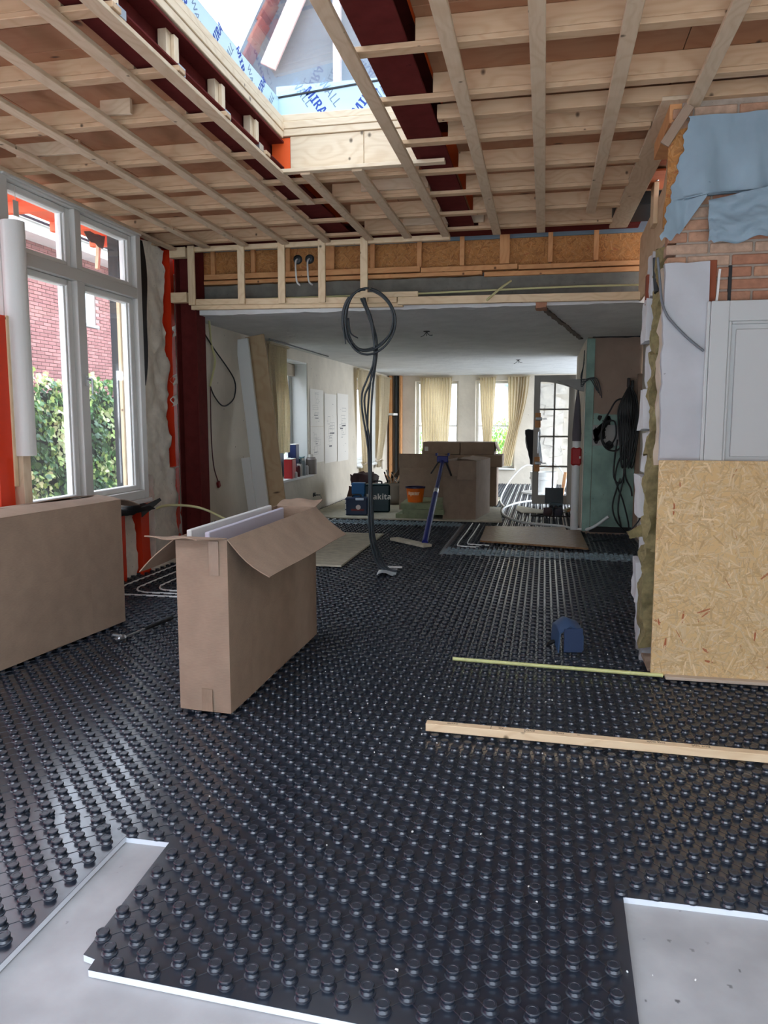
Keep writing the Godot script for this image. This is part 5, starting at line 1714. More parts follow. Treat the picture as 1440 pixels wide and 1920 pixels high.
# ---------------------------------------------------------------- things on the floor in front
func near_things() -> void:
	var y := 0.023
	# timber slat with pencil notes
	var t := thing("timber_batten", "long pale timber batten with pencilled notes lying across the floor at the right", "batten")
	var a := V(-0.50, y + 0.018, -3.36); var c := V(1.25, y + 0.018, -3.31)
	var b := mb(); b.bar(a, c, 0.045, 0.036, Vector3.UP)
	part(t, "slat", b, M.stud_wood)
	var B := Basis((c - a).normalized() * -1.0, (c - a).normalized().cross(Vector3.UP) * -1.0, Vector3.UP)
	if B.determinant() < 0: B.y = -B.y
	for q in [[0.12, "ozzlb"], [0.34, "XX"], [0.47, "zivb"], [0.59, "mlpn"], [0.68, "-o"], [1.0, "sug oob"], [1.18, "bus ojjE"]]:
		letters(t, q[1], a.lerp(c, q[0] / 1.75) + V(0, 0.0182, -0.004), B, 0.016, M.ink_black, false, 0.0004)
	b = mb()
	for q in [0.295, 0.445]: b.bb(a.lerp(c, q / 1.75) + V(-0.001, 0.0178, -0.02), a.lerp(c, q / 1.75) + V(0.001, 0.0186, 0.018), 0.0)
	part(t, "pencil_mark", b, M.ink_black)
	b = mb(); b.tube([V(-0.50, y + 0.011, -4.40), V(0.67, y + 0.011, -4.335)], 0.011, 10)
	solo("plastic_conduit", b, mat(Color(0.80, 0.82, 0.55), 0.4), "straight pale yellow conduit lying on the floor towards the strand board", "conduit")

	# knee pad
	b = mb()
	var prof := []
	for k in 13:
		var s := float(k) / 12.0
		if s < 0.4: prof.append(Vector2(-0.075 - 0.02 * (0.4 - s), s / 0.4 * 0.11))
		elif s < 0.62:
			var an := PI - (s - 0.4) / 0.22 * PI
			prof.append(Vector2(cos(an) * 0.075, 0.11 + sin(an) * 0.055))
		else: prof.append(Vector2(0.075, 0.11 - (s - 0.62) / 0.38 * 0.10))
	var kp := thing("knee_pad", "blue grey moulded knee pad standing on the floor in front of the strand board", "knee pad", V(0.165, y, -4.80), 0.25)
	b.sheet(func(u: float, v: float) -> Vector3:
		var f := u * 12.0; var i := mini(int(f), 11)
		var p: Vector2 = prof[i].lerp(prof[i + 1], f - i)
		return V(p.x * (1.0 - 0.1 * v), p.y + 0.03 * sin(v * PI * 0.9), 0.10 - 0.2 * v), 24, 8, 0.008)
	part(kp, "shell", b, mat(Color(0.20, 0.30, 0.43), 0.5))
	b = mb()
	b.box(V(0.012, 0.075, 0.096), Vector3(0.115, 0.15, 0.014), Basis(), 0.006)
	part(kp, "front_pad", b, mat(Color(0.15, 0.23, 0.36), 0.6))
	b = mb(); b.tube(spline([V(-0.085, 0.05, 0.02), V(-0.12, 0.04, 0.03), V(-0.13, 0.03, 0.05)], 4), 0.012, 6)
	part(kp, "strap", b, M.black)

	# hammer by the big carton
	t = thing("hammer", "claw hammer with a black handle lying by the foot of the large carton", "hammer")
	var p0 := V(-2.63, y + 0.018, -4.40); var p1 := V(-2.56, y + 0.018, -4.92)
	b = mb(); b.tube([p0, p0.lerp(p1, 0.42)], 0.007, 8); part(t, "shaft", b, M.metal)
	b = mb(); b.tube([p0.lerp(p1, 0.4), p0.lerp(p1, 0.5), p0.lerp(p1, 0.9), p1], 0.014, 8); part(t, "handle", b, M.black)
	b = mb()
	b.lathe([Vector2(0, -0.05), Vector2(0.016, -0.05), Vector2(0.016, -0.03), Vector2(0.011, -0.02), Vector2(0.013, 0.012), Vector2(0.0, 0.012)], 12, Transform3D(Basis(V(0.1, 0, 1).normalized(), -1.25), p0 + V(0, 0.004, 0.01)))
	b.bar(p0 + V(0, 0.006, 0), p0 + V(-0.07, 0.02, 0.02), 0.025, 0.012)
	part(t, "head", b, M.metal)

	# heating pipe bends by the window
	for k in 4:
		var x := -3.52 + 0.153 * k; var z := -5.62 - 0.102 * k
		b = mb()
		b.tube(spline([V(x, 0.019, -7.4), V(x, 0.019, z - 0.35), V(x + 0.02, 0.019, z - 0.12), V(x + 0.13, 0.019, z), V(x + 0.4, 0.019, z + 0.01), V(-1.9, 0.019, z)], 8), 0.008, 8)
		solo("heating_pipe", b, M.pipe, ["white heating pipe bend beside the large carton, outermost one", "white heating pipe bend between the two cartons, second from outside", "white heating pipe bend between the two cartons, third from outside", "white heating pipe bend between the two cartons, innermost one"][k], "pipe", "pipe bends below the tall window")
	b = mb(); b.tube(spline([V(-3.72, 0.55, -6.75), V(-3.55, 0.62, -6.78), V(-3.25, 0.60, -6.85), V(-3.02, 0.48, -6.95)], 6), 0.012, 8)
	solo("conduit", b, M.conduit, "bent yellow conduit sticking out of the insulation left of the column foot", "conduit")

	# crumbs and screws on the floor
	b = mb()
	var r := RandomNumberGenerator.new(); r.seed = 99
	for k in 150:
		var z := -r.randf_range(1.8, 5.0)
		var x := r.randf_range(0.7 * z, 0.9)
		if k < 30:
			x = -0.55 + r.randfn() * 0.12; z = -3.35 + r.randfn() * 0.15
		if x < -1.2 and z > -2.4: continue
		var s := r.randf_range(0.002, 0.006)
		b.box(V(x, 0.004 + s * 0.5, z), Vector3(s * 1.5, s, s), Basis(Vector3.UP, r.randf() * 3.0), 0.0005)
	stuff(solo("plaster_crumbs", b, M.white, "white plaster crumbs scattered over the black studded floor", "crumbs"))

	# cable bundle with its coil
	t = thing("cable_bundle", "dark grey cables hanging in a big coil from the bulkhead to the floor", "cable bundle")
	var zc := -6.95
	var paths := [
		[[-1.66, 2.53], [-1.60, 2.40], [-1.545, 2.22], [-1.535, 2.05], [-1.555, 1.90], [-1.585, 1.68], [-1.60, 1.40], [-1.59, 1.0], [-1.575, 0.6], [-1.56, 0.35], [-1.50, 0.12], [-1.42, 0.045], [-1.34, 0.035]],
		[[-1.64, 2.53], [-1.57, 2.36], [-1.515, 2.18], [-1.51, 2.03], [-1.53, 1.88], [-1.555, 1.66], [-1.565, 1.40], [-1.565, 1.0], [-1.55, 0.6], [-1.535, 0.36], [-1.47, 0.14], [-1.40, 0.05], [-1.32, 0.035]],
		[[-1.62, 2.53], [-1.56, 2.30], [-1.53, 2.1], [-1.54, 1.95], [-1.60, 1.80], [-1.645, 1.68], [-1.645, 1.52], [-1.605, 1.28], [-1.575, 1.0], [-1.585, 0.6], [-1.57, 0.33], [-1.51, 0.10], [-1.43, 0.04], [-1.36, 0.03]],
		[[-1.63, 2.53], [-1.55, 2.33], [-1.525, 2.1], [-1.52, 1.96], [-1.565, 1.78], [-1.62, 1.64], [-1.605, 1.45], [-1.575, 1.25], [-1.56, 0.95], [-1.56, 0.6], [-1.545, 0.34], [-1.485, 0.12], [-1.41, 0.045], [-1.33, 0.03]]]
	for k in paths.size():
		var p := []
		for q in paths[k]: p.append(V(q[0], q[1], zc + 0.012 * k - (0.03 if q[1] < 0.2 else 0.0)))
		b = mb(); b.tube(spline(p, 6), 0.0095, 8)
		part(t, "cable", b, M.cable)
	for q in [[-1.575, 2.325, 0.235, 0.265, 0.0, 0.97], [-1.56, 2.33, 0.215, 0.27, 0.02, 0.93], [-1.55, 2.31, 0.23, 0.285, 0.04, 0.98], [-1.585, 2.335, 0.24, 0.26, -0.02, 0.86]]:
		var p := []
		for k in 49:
			var an: float = -0.45 * PI + 0.9 + TAU * q[5] * k / 48.0 * -1.0 + 2.0
			p.append(V(q[0] + cos(an) * q[2], q[1] + sin(an) * q[3] - 0.02 * sin(an * 2.0), zc + 0.06 + q[4] + 0.02 * sin(an)))
		b = mb(); b.tube(p, 0.0095, 8)
		part(t, "coil", b, M.cable)
	for q in [[[-1.81, 2.33], [-1.80, 2.22], [-1.785, 2.12]], [[-1.76, 2.35], [-1.74, 2.22], [-1.67, 2.17]]]:
		var p := []
		for e in q: p.append(V(e[0], e[1], zc + 0.07))
		b = mb(); b.tube(spline(p, 5), 0.0095, 8, false, 0.005)
		part(t, "cable_end", b, M.cable)
	b = mb()
	b.sheet(func(u: float, v: float) -> Vector3: return V(-1.50 + 0.16 * u + 0.03 * v, 0.035 + 0.02 * sin(u * 5.0) * v, -6.98 + 0.26 * v - 0.10 * u), 8, 6, 0.001)
	solo("film_scrap", b, mat(Color(0.70, 0.73, 0.74), 0.25), "crumpled silvery plastic film at the foot of the hanging cables", "film")
	b = mb(); b.bar(V(-1.46, 0.045, -7.08), V(-1.30, 0.045, -7.10), 0.03, 0.012)
	solo("cable_tag", b, M.white, "white tape on the cable ends lying on the floor", "tape")

# ---------------------------------------------------------------- everything further back
func far_things() -> void:
	var y := 0.023
	var b := mb()
	b.prism(PackedVector2Array([Vector2(-2.95, -7.10), Vector2(-1.90, -7.10), Vector2(-1.93, -9.25), Vector2(-2.95, -9.25)]), 0.018, Transform3D(Basis(Vector3.RIGHT, V(0, 0, 1), V(0, -1, 0)), V(0, y + 0.018, 0)))
	solo("board_sheet", b, M.board, "pale mottled board sheet on the floor behind the open carton", "board")
	b = mb()
	b.prism(PackedVector2Array([Vector2(-0.71, -8.93), Vector2(0.50, -8.62), Vector2(0.47, -10.05), Vector2(0.30, -10.05), Vector2(0.29, -10.30), Vector2(-0.74, -10.19)]), 0.02, Transform3D(Basis(Vector3.RIGHT, V(0, 0, 1), V(0, -1, 0)), V(0, y + 0.02, 0)))
	solo("board_sheet", b, mat(Color(0.62, 0.52, 0.40), 0.33, M.osb.albedo_texture, Vector3(0.8, 0.8, 1), bump(0.03, 33, 5.0), 0.6), "tan board sheet on the floor in front of the green partition, notched corner", "board")
	b = mb(); b.bar(V(-1.72, y + 0.02, -8.85), V(-1.25, y + 0.02, -8.40), 0.12, 0.03)
	solo("plank_offcut", b, M.board, "short plank on the floor at the foot of the blue prop", "plank")
	b = mb(); b.prism(PackedVector2Array([Vector2(-3.45, -10.72), Vector2(-0.55, -10.70), Vector2(-0.68, -12.5), Vector2(-3.45, -12.8)]), 0.018, Transform3D(Basis(Vector3.RIGHT, V(0, 0, 1), V(0, -1, 0)), V(0, y + 0.018, 0)))
	solo("board_sheet", b, M.board, "board sheet on the floor under the far cartons and tool cases", "board")
	b = mb(); b.prism(PackedVector2Array([Vector2(-3.45, -12.85), Vector2(-0.8, -12.6), Vector2(-0.75, -14.2), Vector2(-3.45, -14.2)]), 0.018, Transform3D(Basis(Vector3.RIGHT, V(0, 0, 1), V(0, -1, 0)), V(0, y + 0.018, 0)))
	solo("board_sheet", b, M.board, "furthest board sheet on the floor behind the far cartons", "board")
	var fy := y + 0.018

	# far cartons
	var c2: Material = M.card
	var t := open_carton("brown carton behind the orange bucket, wide flap creased across", V(-2.22, fy, -11.85), V(-1.50, fy, -11.85), V(-1.46, fy, -12.4), V(-2.18, fy, -12.4), 0.66, c2)
	flap(t, V(-2.22, fy + 0.66, -11.85), V(-1.50, fy + 0.66, -11.85), V(0, 0.22, 0.02), c2, 0.01)
	flap(t, V(-2.22, fy + 0.66, -12.4), V(-2.22, fy + 0.66, -11.85), V(-0.10, -0.16, 0), c2, 0.02)
	t = open_carton("tall brown carton right of the green boards, pale flap hanging over its front", V(-1.40, fy, -10.86), V(-0.93, fy, -10.84), V(-0.80, fy, -11.8), V(-1.30, fy, -11.8), 0.83, c2)
	var h := V(0, 0.83, 0)
	flap(t, V(-0.93, fy, -10.84) + h, V(-0.80, fy, -11.8) + h, V(-0.27, 0.03, 0), M.card, 0.02)
	flap(t, V(-1.40, fy, -10.855) + h, V(-0.93, fy, -10.835) + h, V(0.0, -0.22, 0.05), c2, 0.02)
	flap(t, V(-1.16, fy, -10.78) + h, V(-0.92, fy, -10.78) + h, V(-0.03, -0.26, 0.03), M.card, 0.03)
	var b2 := mb(); b2.bb(V(-1.165, fy, -10.853), V(-1.155, fy + 0.6, -10.842), 0.001)
	part(t, "crease", b2, c2)
	for q in [[-1.95, -1.345, 0.89, 1.08, -12.5, -13.1, "long flat carton on top of the far stack, left one with a white label"], [-1.335, -0.79, 0.885, 1.085, -12.5, -13.1, "long flat carton on top of the far stack, right one with an open end"], [-1.88, -0.66, 0.69, 0.882, -12.45, -13.1, "long flat carton in the far stack, under the top two"], [-1.85, -0.75, fy, 0.688, -12.6, -13.1, "plain carton at the bottom of the far stack"]]:
		var o := thing("flat_carton", q[6], "cardboard box", Vector3.ZERO, 0, "stacked flat cartons")
		b = mb(); b.bb(V(q[0], q[2], q[5]), V(q[1], q[3], q[4]), 0.004)
		part(o, "body", b, M.card)
		if q[0] == -1.95:
			b = mb(); b.bb(V(-1.92, 0.94, -12.5), V(-1.86, 1.01, -12.498), 0.0); part(o, "label", b, M.paper)
			b = mb(); b.bb(V(-1.95, 1.08, -13.1), V(-1.345, 1.084, -12.5), 0.001); part(o, "flap", b, M.card)
		if q[0] == -1.335: flap(o, V(-0.79, 1.085, -12.5), V(-0.79, 1.085, -13.1), V(0.06, -0.15, 0), M.card)

	# green insulation boards with the bucket
	for q in [[-2.06, -1.55, 0.0, 0.06, -10.78, -11.7, "lowest olive insulation board under the orange bucket"], [-1.97, -1.38, 0.062, 0.135, -10.76, -11.6, "middle olive insulation board under the orange bucket"], [-2.03, -1.42, 0.137, 0.21, -10.80, -11.8, "top olive insulation board, the orange bucket stands on it"]]:
		b = mb()
		b.rough(V((q[0] + q[1]) * 0.5, fy + (q[2] + q[3]) * 0.5, (q[4] + q[5]) * 0.5), Vector3(q[1] - q[0], q[3] - q[2], q[4] - q[5]), Basis(Vector3.UP, 0.03 * (q[2] * 20 - 1)), 0.08, 0.006, noise(0.05, 44))
		solo("insulation_board", b, M.insul_board, q[6], "insulation board", "olive boards under the bucket")
	t = thing("orange_bucket", "orange bucket with a dark rim and pale lettering on the olive boards", "bucket", V(-1.83, fy + 0.212, -11.05))
	b = mb(); b.lathe([Vector2(0, 0), Vector2(0.108, 0), Vector2(0.135, 0.21), Vector2(0.128, 0.21), Vector2(0.102, 0.008), Vector2(0, 0.008)], 28)
	part(t, "pail", b, mat(Color(0.90, 0.42, 0.06), 0.45))
	b = mb(); b.lathe([Vector2(0.133, 0.205), Vector2(0.146, 0.205), Vector2(0.146, 0.226), Vector2(0.126, 0.226), Vector2(0.126, 0.205)], 28)
	part(t, "rim", b, mat(Color(0.14, 0.14, 0.28), 0.4))
	var bm := mat(Color(0.96, 0.80, 0.66), 0.6)
	for k in 8:
		var an := -0.62 + 0.165 * k
		letters(t, "Repeeter"[k], V(sin(an) * 0.1265, 0.135, cos(an) * 0.1265), Basis(Vector3.UP, an), 0.055, bm, true, 0.002)

	# tool cases
	t = thing("tool_case", "dark blue tool case with a red and white badge beside the hanging cables", "tool case", V(-2.70, fy, -11.0), 0.12)
	var blue := mat(Color(0.04, 0.13, 0.25), 0.45)
	b = mb(); b.box(V(0, 0.135, 0), Vector3(0.335, 0.27, 0.13), Basis(), 0.02)
	part(t, "shell", b, blue)
	b = mb(); b.box(V(0.05, 0.245, 0.066), Vector3(0.12, 0.035, 0.012), Basis(), 0.004)
	part(t, "latch", b, mat(Color(0.75, 0.8, 0.85), 0.4))
	b = mb(); b.tube(spline([V(-0.06, 0.27, 0), V(-0.055, 0.30, 0), V(0.055, 0.30, 0), V(0.06, 0.27, 0)], 4), 0.011, 8)
	part(t, "handle", b, M.black)
	b = mb(); b.lathe([Vector2(0, 0), Vector2(0.036, 0), Vector2(0.036, 0.003), Vector2(0, 0.003)], 20, Transform3D(Basis(Vector3.RIGHT, PI / 2), V(0.03, 0.125, 0.0655)))
	part(t, "badge", b, mat(Color(0.80, 0.74, 0.72), 0.5))
	b = mb(); b.box(V(0.02, 0.085, 0.066), Vector3(0.19, 0.03, 0.003), Basis(), 0.001)
	part(t, "red_stripe", b, mat(Color(0.40, 0.06, 0.07), 0.5))
	b = mb(); b.bb(V(-0.162, 0.19, 0.065), V(-0.150, 0.23, 0.0665), 0.0); b.bb(V(-0.162, 0.10, 0.065), V(-0.150, 0.175, 0.0665), 0.0); b.bb(V(-0.162, 0.02, 0.065), V(-0.150, 0.08, 0.0665), 0.0)
	part(t, "side_lettering", b, M.paper)
	t = thing("tool_case", "dark teal tool case with white lettering standing behind the blue one", "tool case", V(-2.50, fy, -11.45), 0.2)
	b = mb(); b.box(V(0, 0.215, 0), Vector3(0.42, 0.43, 0.14), Basis(), 0.025)
	part(t, "shell", b, mat(Color(0.02, 0.16, 0.18), 0.45))
	b = mb(); b.box(V(0, 0.425, 0), Vector3(0.37, 0.02, 0.15), Basis(), 0.005); part(t, "lid_edge", b, mat(Color(0.03, 0.22, 0.24), 0.45))
	letters(t, "Makita", V(0.035, 0.24, 0.072), Basis(), 0.085, M.paper, true, 0.002)
	b = mb(); b.tube(spline([V(-0.08, 0.43, 0), V(-0.07, 0.47, 0), V(0.07, 0.47, 0), V(0.08, 0.43, 0)], 4), 0.012, 8)
	part(t, "handle", b, M.black)
	b = mb(); b.box(V(-2.74, fy + 0.375, -11.3), Vector3(0.20, 0.17, 0.16), Basis(Vector3.UP, 0.1), 0.008)
	b.box(V(-2.74, fy + 0.145, -11.3), Vector3(0.18, 0.29, 0.15), Basis(Vector3.UP, 0.1), 0.008)
	solo("cyan_box", b, mat(Color(0.03, 0.30, 0.48), 0.5), "bright blue box showing above the dark blue tool case", "box")

	# heap by the far curtain
	t = thing("rubble_sack", "grey sack full of torn slats and paper left of the far carton", "sack", V(-2.46, fy, -12.66))
	b = mb(); b.lathe([Vector2(0, 0), Vector2(0.17, 0.0), Vector2(0.20, 0.12), Vector2(0.18, 0.30), Vector2(0.16, 0.36), Vector2(0.14, 0.33), Vector2(0, 0.30)], 18, Transform3D(), true)
	part(t, "sack", b, mat(Color(0.55, 0.50, 0.44), 0.9))
	var r := RandomNumberGenerator.new(); r.seed = 5
	for k in 16:
		b = mb()
		var a0 := V(r.randf_range(-0.12, 0.12), 0.28, r.randf_range(-0.1, 0.1))
		b.bar(a0, a0 + V(r.randf_range(-0.22, 0.12), r.randf_range(0.12, 0.30), r.randf_range(-0.1, 0.1)), 0.035, 0.01)
		part(t, "scrap", b, [M.cream_cloth, M.old_wood, M.paper, M.cable_black][k % 4])
	b = mb(); b.rough(V(-2.92, 0.46, -12.45), Vector3(0.40, 0.20, 0.28), Basis(), 0.05, 0.08, noise(0.03, 55))
	solo("dark_bag", b, mat(Color(0.22, 0.12, 0.13), 0.7), "dark purplish bag heaped behind the tool cases", "bag")
	b = mb(); b.rough(V(-2.92, 0.20, -12.45), Vector3(0.46, 0.28, 0.32), Basis(), 0.06, 0.06, noise(0.03, 56))
	solo("dark_bag", b, mat(Color(0.35, 0.22, 0.18), 0.8), "brown bag under the purplish one behind the tool cases", "bag")
	b = mb(); b.rough(V(-2.02, 0.86, -13.9), Vector3(0.3, 0.12, 0.3), Basis(), 0.05, 0.05, noise(0.03, 57))
	b.rough(V(-2.02, 0.45, -13.9), Vector3(0.25, 0.8, 0.25), Basis(), 0.08, 0.04, noise(0.03, 58))
	solo("paper_sack", b, M.card, "crumpled tan paper sack behind the left end of the far stack", "sack")

	# blue prop leaning on the cartons
	t = thing("prop", "blue telescopic prop leaning from the floor against the far cartons", "prop")
	var p0 := V(-1.30, 0.06, -8.52); var p1 := V(-1.40, 0.86, -10.78)
	var pm := mat(Color(0.03, 0.08, 0.42), 0.5)
	b = mb(); b.tube([p0, p0.lerp(p1, 0.55)], 0.036, 12); part(t, "outer_tube", b, pm)
	b = mb(); b.tube([p0.lerp(p1, 0.55), p0.lerp(p1, 0.60)], 0.034, 12); part(t, "collar", b, M.metal)
	b = mb(); b.tube([p0.lerp(p1, 0.60), p1], 0.027, 12); part(t, "inner_tube", b, pm)
	b = mb(); b.box(p0 + V(0.02, -0.022, 0.02), Vector3(0.13, 0.012, 0.12), Basis(), 0.003); part(t, "foot_plate", b, M.rubber)
	b = mb(); b.box(p1 + V(0, 0.03, 0), Vector3(0.16, 0.10, 0.04), Basis(), 0.01)
	b.bb(p1 + V(-0.10, 0.08, -0.02), p1 + V(-0.07, 0.12, 0.02), 0.003); b.bb(p1 + V(0.07, 0.08, -0.02), p1 + V(0.10, 0.12, 0.02), 0.003)
	part(t, "head", b, pm)
	b = mb(); b.bar(p1 + V(-0.05, 0.0, 0.02), p1 + V(-0.16, -0.17, 0.03), 0.03, 0.02); b.bar(p1 + V(0.05, 0.0, 0.02), p1 + V(0.13, -0.20, 0.03), 0.03, 0.02)
	part(t, "strap", b, M.black)

	# pots and boxes on the niche window sill
	t = null
	var items := [
		["blue_pack", "tall blue pack on the niche window sill", "pack", V(-3.64, 0.62, -10.92), Vector3(0.12, 0.46, 0.22), Color(0.07, 0.16, 0.36), 0],
		["red_box", "red box at the left end of the niche window sill", "box", V(-3.53, 0.62, -10.42), Vector3(0.12, 0.27, 0.24), Color(0.62, 0.05, 0.09), 0],
		["grey_case", "grey case standing at the back of the niche window sill", "case", V(-3.74, 0.62, -10.55), Vector3(0.08, 0.42, 0.3), Color(0.50, 0.54, 0.57), 0],
		["white_tub", "low white tub in front of the red box on the niche sill", "tub", V(-3.50, 0.62, -10.5), Vector3(0.05, 0.10, 0.05), Color(0.78, 0.76, 0.74), 1],
		["spray_can", "dark red spray can on the niche window sill", "can", V(-3.51, 0.62, -10.72), Vector3(0.033, 0.19, 0.033), Color(0.30, 0.04, 0.06), 1],
		["glue_tube", "white glue tube standing on the niche window sill", "tube", V(-3.51, 0.62, -10.83), Vector3(0.03, 0.21, 0.03), Color(0.75, 0.73, 0.69), 1],
		["clear_bottle", "grey bottle with a narrow neck on the niche sill", "bottle", V(-3.51, 0.62, -10.95), Vector3(0.042, 0.26, 0.042), Color(0.50, 0.54, 0.54), 1],
		["paint_pot", "pale paint pot near the right end of the niche sill", "pot", V(-3.52, 0.62, -11.10), Vector3(0.05, 0.17, 0.05), Color(0.72, 0.72, 0.72), 1],
		["tape_roll", "large roll of grey tape at the right end of the niche sill", "roll", V(-3.49, 0.62, -11.30), Vector3(0.085, 0.30, 0.085), Color(0.55, 0.51, 0.48), 1],
		["teal_bag", "crumpled teal bag behind the bottles on the niche sill", "bag", V(-3.66, 0.78, -11.12), Vector3(0.16, 0.24, 0.22), Color(0.10, 0.34, 0.36), 2],
		["dark_can", "dark can at the back of the niche window sill", "can", V(-3.62, 0.62, -10.66), Vector3(0.05, 0.28, 0.05), Color(0.09, 0.13, 0.13), 1]]
	for q in items:
		var o := thing(q[0], q[1], q[2], q[3])
		var m := mat(q[5], 0.45)
		b = mb()
		var s: Vector3 = q[4]
		if q[6] == 0:
			b.box(V(0, s.y * 0.5, 0), s, Basis(Vector3.UP, 0.1), 0.006)
			part(o, "body", b, m)
			b = mb(); b.box(V(0, s.y + 0.004, 0), Vector3(s.x, 0.008, s.z), Basis(Vector3.UP, 0.1), 0.002); part(o, "lid", b, M.paper)
		elif q[6] == 1:
			b.lathe([Vector2(0, 0), Vector2(s.x, 0), Vector2(s.x, s.y * 0.75), Vector2(s.x * 0.8, s.y * 0.82), Vector2(s.x * 0.8, s.y * 0.86), Vector2(0, s.y * 0.86)], 16)
			part(o, "body", b, m)
			b = mb(); b.lathe([Vector2(s.x * 0.45, s.y * 0.86), Vector2(s.x * 0.45, s.y), Vector2(0, s.y)], 14); part(o, "cap", b, M.paper if q[5].r < 0.6 else M.cable)
		else:
			b.rough(V(0, 0, 0), s, Basis(), 0.04, 0.06, noise(0.05, 59)); part(o, "body", b, m)

	# pipe at the partition corner with its red sleeve
	t = thing("corner_pipe", "white pipe with a bright red sleeve and a grey folded cloth at the partition corner", "pipe", V(0.40, y, -10.15))
	b = mb(); b.lathe([Vector2(0, 0), Vector2(0.05, 0), Vector2(0.05, 1.16), Vector2(0, 1.16)], 18); part(t, "pipe", b, M.pipe)
	b = mb(); b.bb(V(-0.065, 0.84, -0.062), V(0.065, 1.07, 0.062), 0.02); part(t, "red_sleeve", b, mat(Color(0.62, 0.03, 0.02), 0.5))
	b = mb(); b.bb(V(0.035, 0.93, 0.06), V(0.055, 0.96, 0.064), 0.001); part(t, "label", b, M.paper)
	b = mb(); b.lathe([Vector2(0.055, 1.15), Vector2(0.058, 1.25), Vector2(0.035, 1.6), Vector2(0.006, 1.82), Vector2(0, 1.82)], 14); part(t, "folded_cloth", b, mat(Color(0.36, 0.34, 0.36), 0.9))
	b = mb(); b.prism(PackedVector2Array([Vector2(-0.28, 0), Vector2(0.08, 0.02), Vector2(0.08, -0.14), Vector2(0.0, -0.13)]), 0.16, Transform3D(Basis(), V(0.42, 1.94, -10.3)))
	solo("wall_bracket", b, M.plaster_grey, "grey wedge shaped bracket sticking out of the partition corner", "bracket")
	b = mb()
	for k in 4: b.tube(spline([V(0.46, 2.3 - 0.05 * k, -10.05), V(0.45, 2.1, -10.0), V(0.43, 1.85 + 0.03 * k, -9.97), V(0.52 + 0.03 * k, 1.95, -9.95), V(0.62 + 0.02 * k, 1.80 - 0.03 * k, -9.96)], 5), 0.006, 6)
	solo("wire_tangle", b, M.cable, "tangle of thin wires at the top of the green partition corner", "wires")

	# black hoses hung on the green wall
	t = thing("hose_bundle", "bundle of black hoses and leads hung on the green partition", "hose bundle")
	for k in 16:
		var xx := 0.94 + 0.009 * k
		var top := 1.86 - 0.02 * (k % 3); var low := 1.15 - 0.10 * (k % 4)
		b = mb()
		b.tube(spline([V(1.0, top, -9.93), V(xx - 0.05, top - 0.25, -9.91 + 0.004 * k), V(xx - 0.06 + 0.03 * (k % 3), lerpf(top, low, 0.6), -9.90), V(xx - 0.02, low, -9.90 + 0.005 * (k % 3)), V(xx + 0.04, lerpf(top, low, 0.6), -9.91), V(xx + 0.02, top - 0.2, -9.92), V(1.01, top, -9.93)], 6), 0.011, 7)
		part(t, "hose", b, M.cable_black)
	for q in [[[0.99, 1.70], [0.86, 1.68], [0.78, 1.55], [0.70, 1.38], [0.70, 1.20], [0.78, 1.12], [0.86, 1.24], [0.84, 1.42], [0.74, 1.40], [0.68, 1.25], [0.74, 1.10], [0.85, 1.06], [0.93, 1.12], [0.96, 1.3]],
		[[0.88, 1.2], [0.85, 0.9], [0.86, 0.72], [0.93, 0.66], [0.98, 0.8], [0.96, 1.0], [0.9, 0.92], [0.87, 0.74], [0.90, 0.62], [0.97, 0.45], [1.04, 0.2], [1.06, 0.05]],
		[[0.93, 0.72], [0.86, 0.45], [0.86, 0.3], [0.92, 0.16], [1.02, 0.06], [1.08, 0.04]],
		[[0.96, 1.0], [0.97, 0.75], [0.93, 0.5], [0.92, 0.3], [0.96, 0.12]],
		[[0.98, 0.9], [1.0, 0.72], [1.06, 0.6], [1.08, 0.5]]]:
		var p := []
		for e in q: p.append(V(e[0], e[1], -9.94))
		b = mb(); b.tube(spline(p, 6), 0.010, 7); part(t, "hose", b, M.cable_black)
	b = mb(); b.bb(V(0.975, 1.84, -9.99), V(1.005, 1.95, -9.91), 0.004); b.bb(V(1.02, 1.82, -9.99), V(1.05, 1.92, -9.92), 0.004)
	part(t, "peg", b, M.cable_black)
	b = mb(); b.tube(spline([V(1.14, 0.45, -9.2), V(1.10, 0.25, -9.4), V(0.95, 0.08, -9.45), V(0.75, 0.035, -9.3), V(0.58, 0.035, -9.2)], 6), 0.008, 7)
	solo("grey_lead", b, M.cable, "grey lead trailing over the floor in front of the hung hoses", "lead")

	# white hose loose over the floor, reel and bucket beyond the door
	b = mb(); b.tube(spline([V(0.80, 0.25, -9.85), V(0.55, 0.06, -10.0), V(0.2, 0.036, -10.45), V(-0.25, 0.036, -10.7), V(-0.55, 0.036, -11.4), V(-0.62, 0.036, -12.3), V(-0.45, 0.036, -13.2), V(-0.2, 0.04, -13.6)], 8), 0.019, 8)
	solo("white_hose", b, M.pipe, "white heating hose sweeping in a wide curve over the far floor", "hose")
	b = mb(); b.tube(spline([V(-0.62, 0.036, -12.6), V(-0.75, 0.04, -14.0), V(-0.62, 0.3, -15.2), V(-0.35, 0.55, -15.5), V(-0.05, 0.50, -15.5), V(0.2, 0.6, -15.5), V(0.42, 0.3, -15.4), V(0.36, 0.05, -15.2)], 8), 0.014, 8)
	solo("white_hose", b, M.pipe, "white hose arching up behind the glazed door", "hose")
	t = thing("white_bucket", "white ribbed bucket standing behind the glazed door", "bucket", V(0.0, y, -15.3))
	b = mb(); b.lathe([Vector2(0, 0), Vector2(0.22, 0), Vector2(0.25, 0.28), Vector2(0.27, 0.28), Vector2(0.27, 0.32), Vector2(0.255, 0.32), Vector2(0.265, 0.42), Vector2(0.24, 0.42), Vector2(0.20, 0.01), Vector2(0, 0.01)], 28)
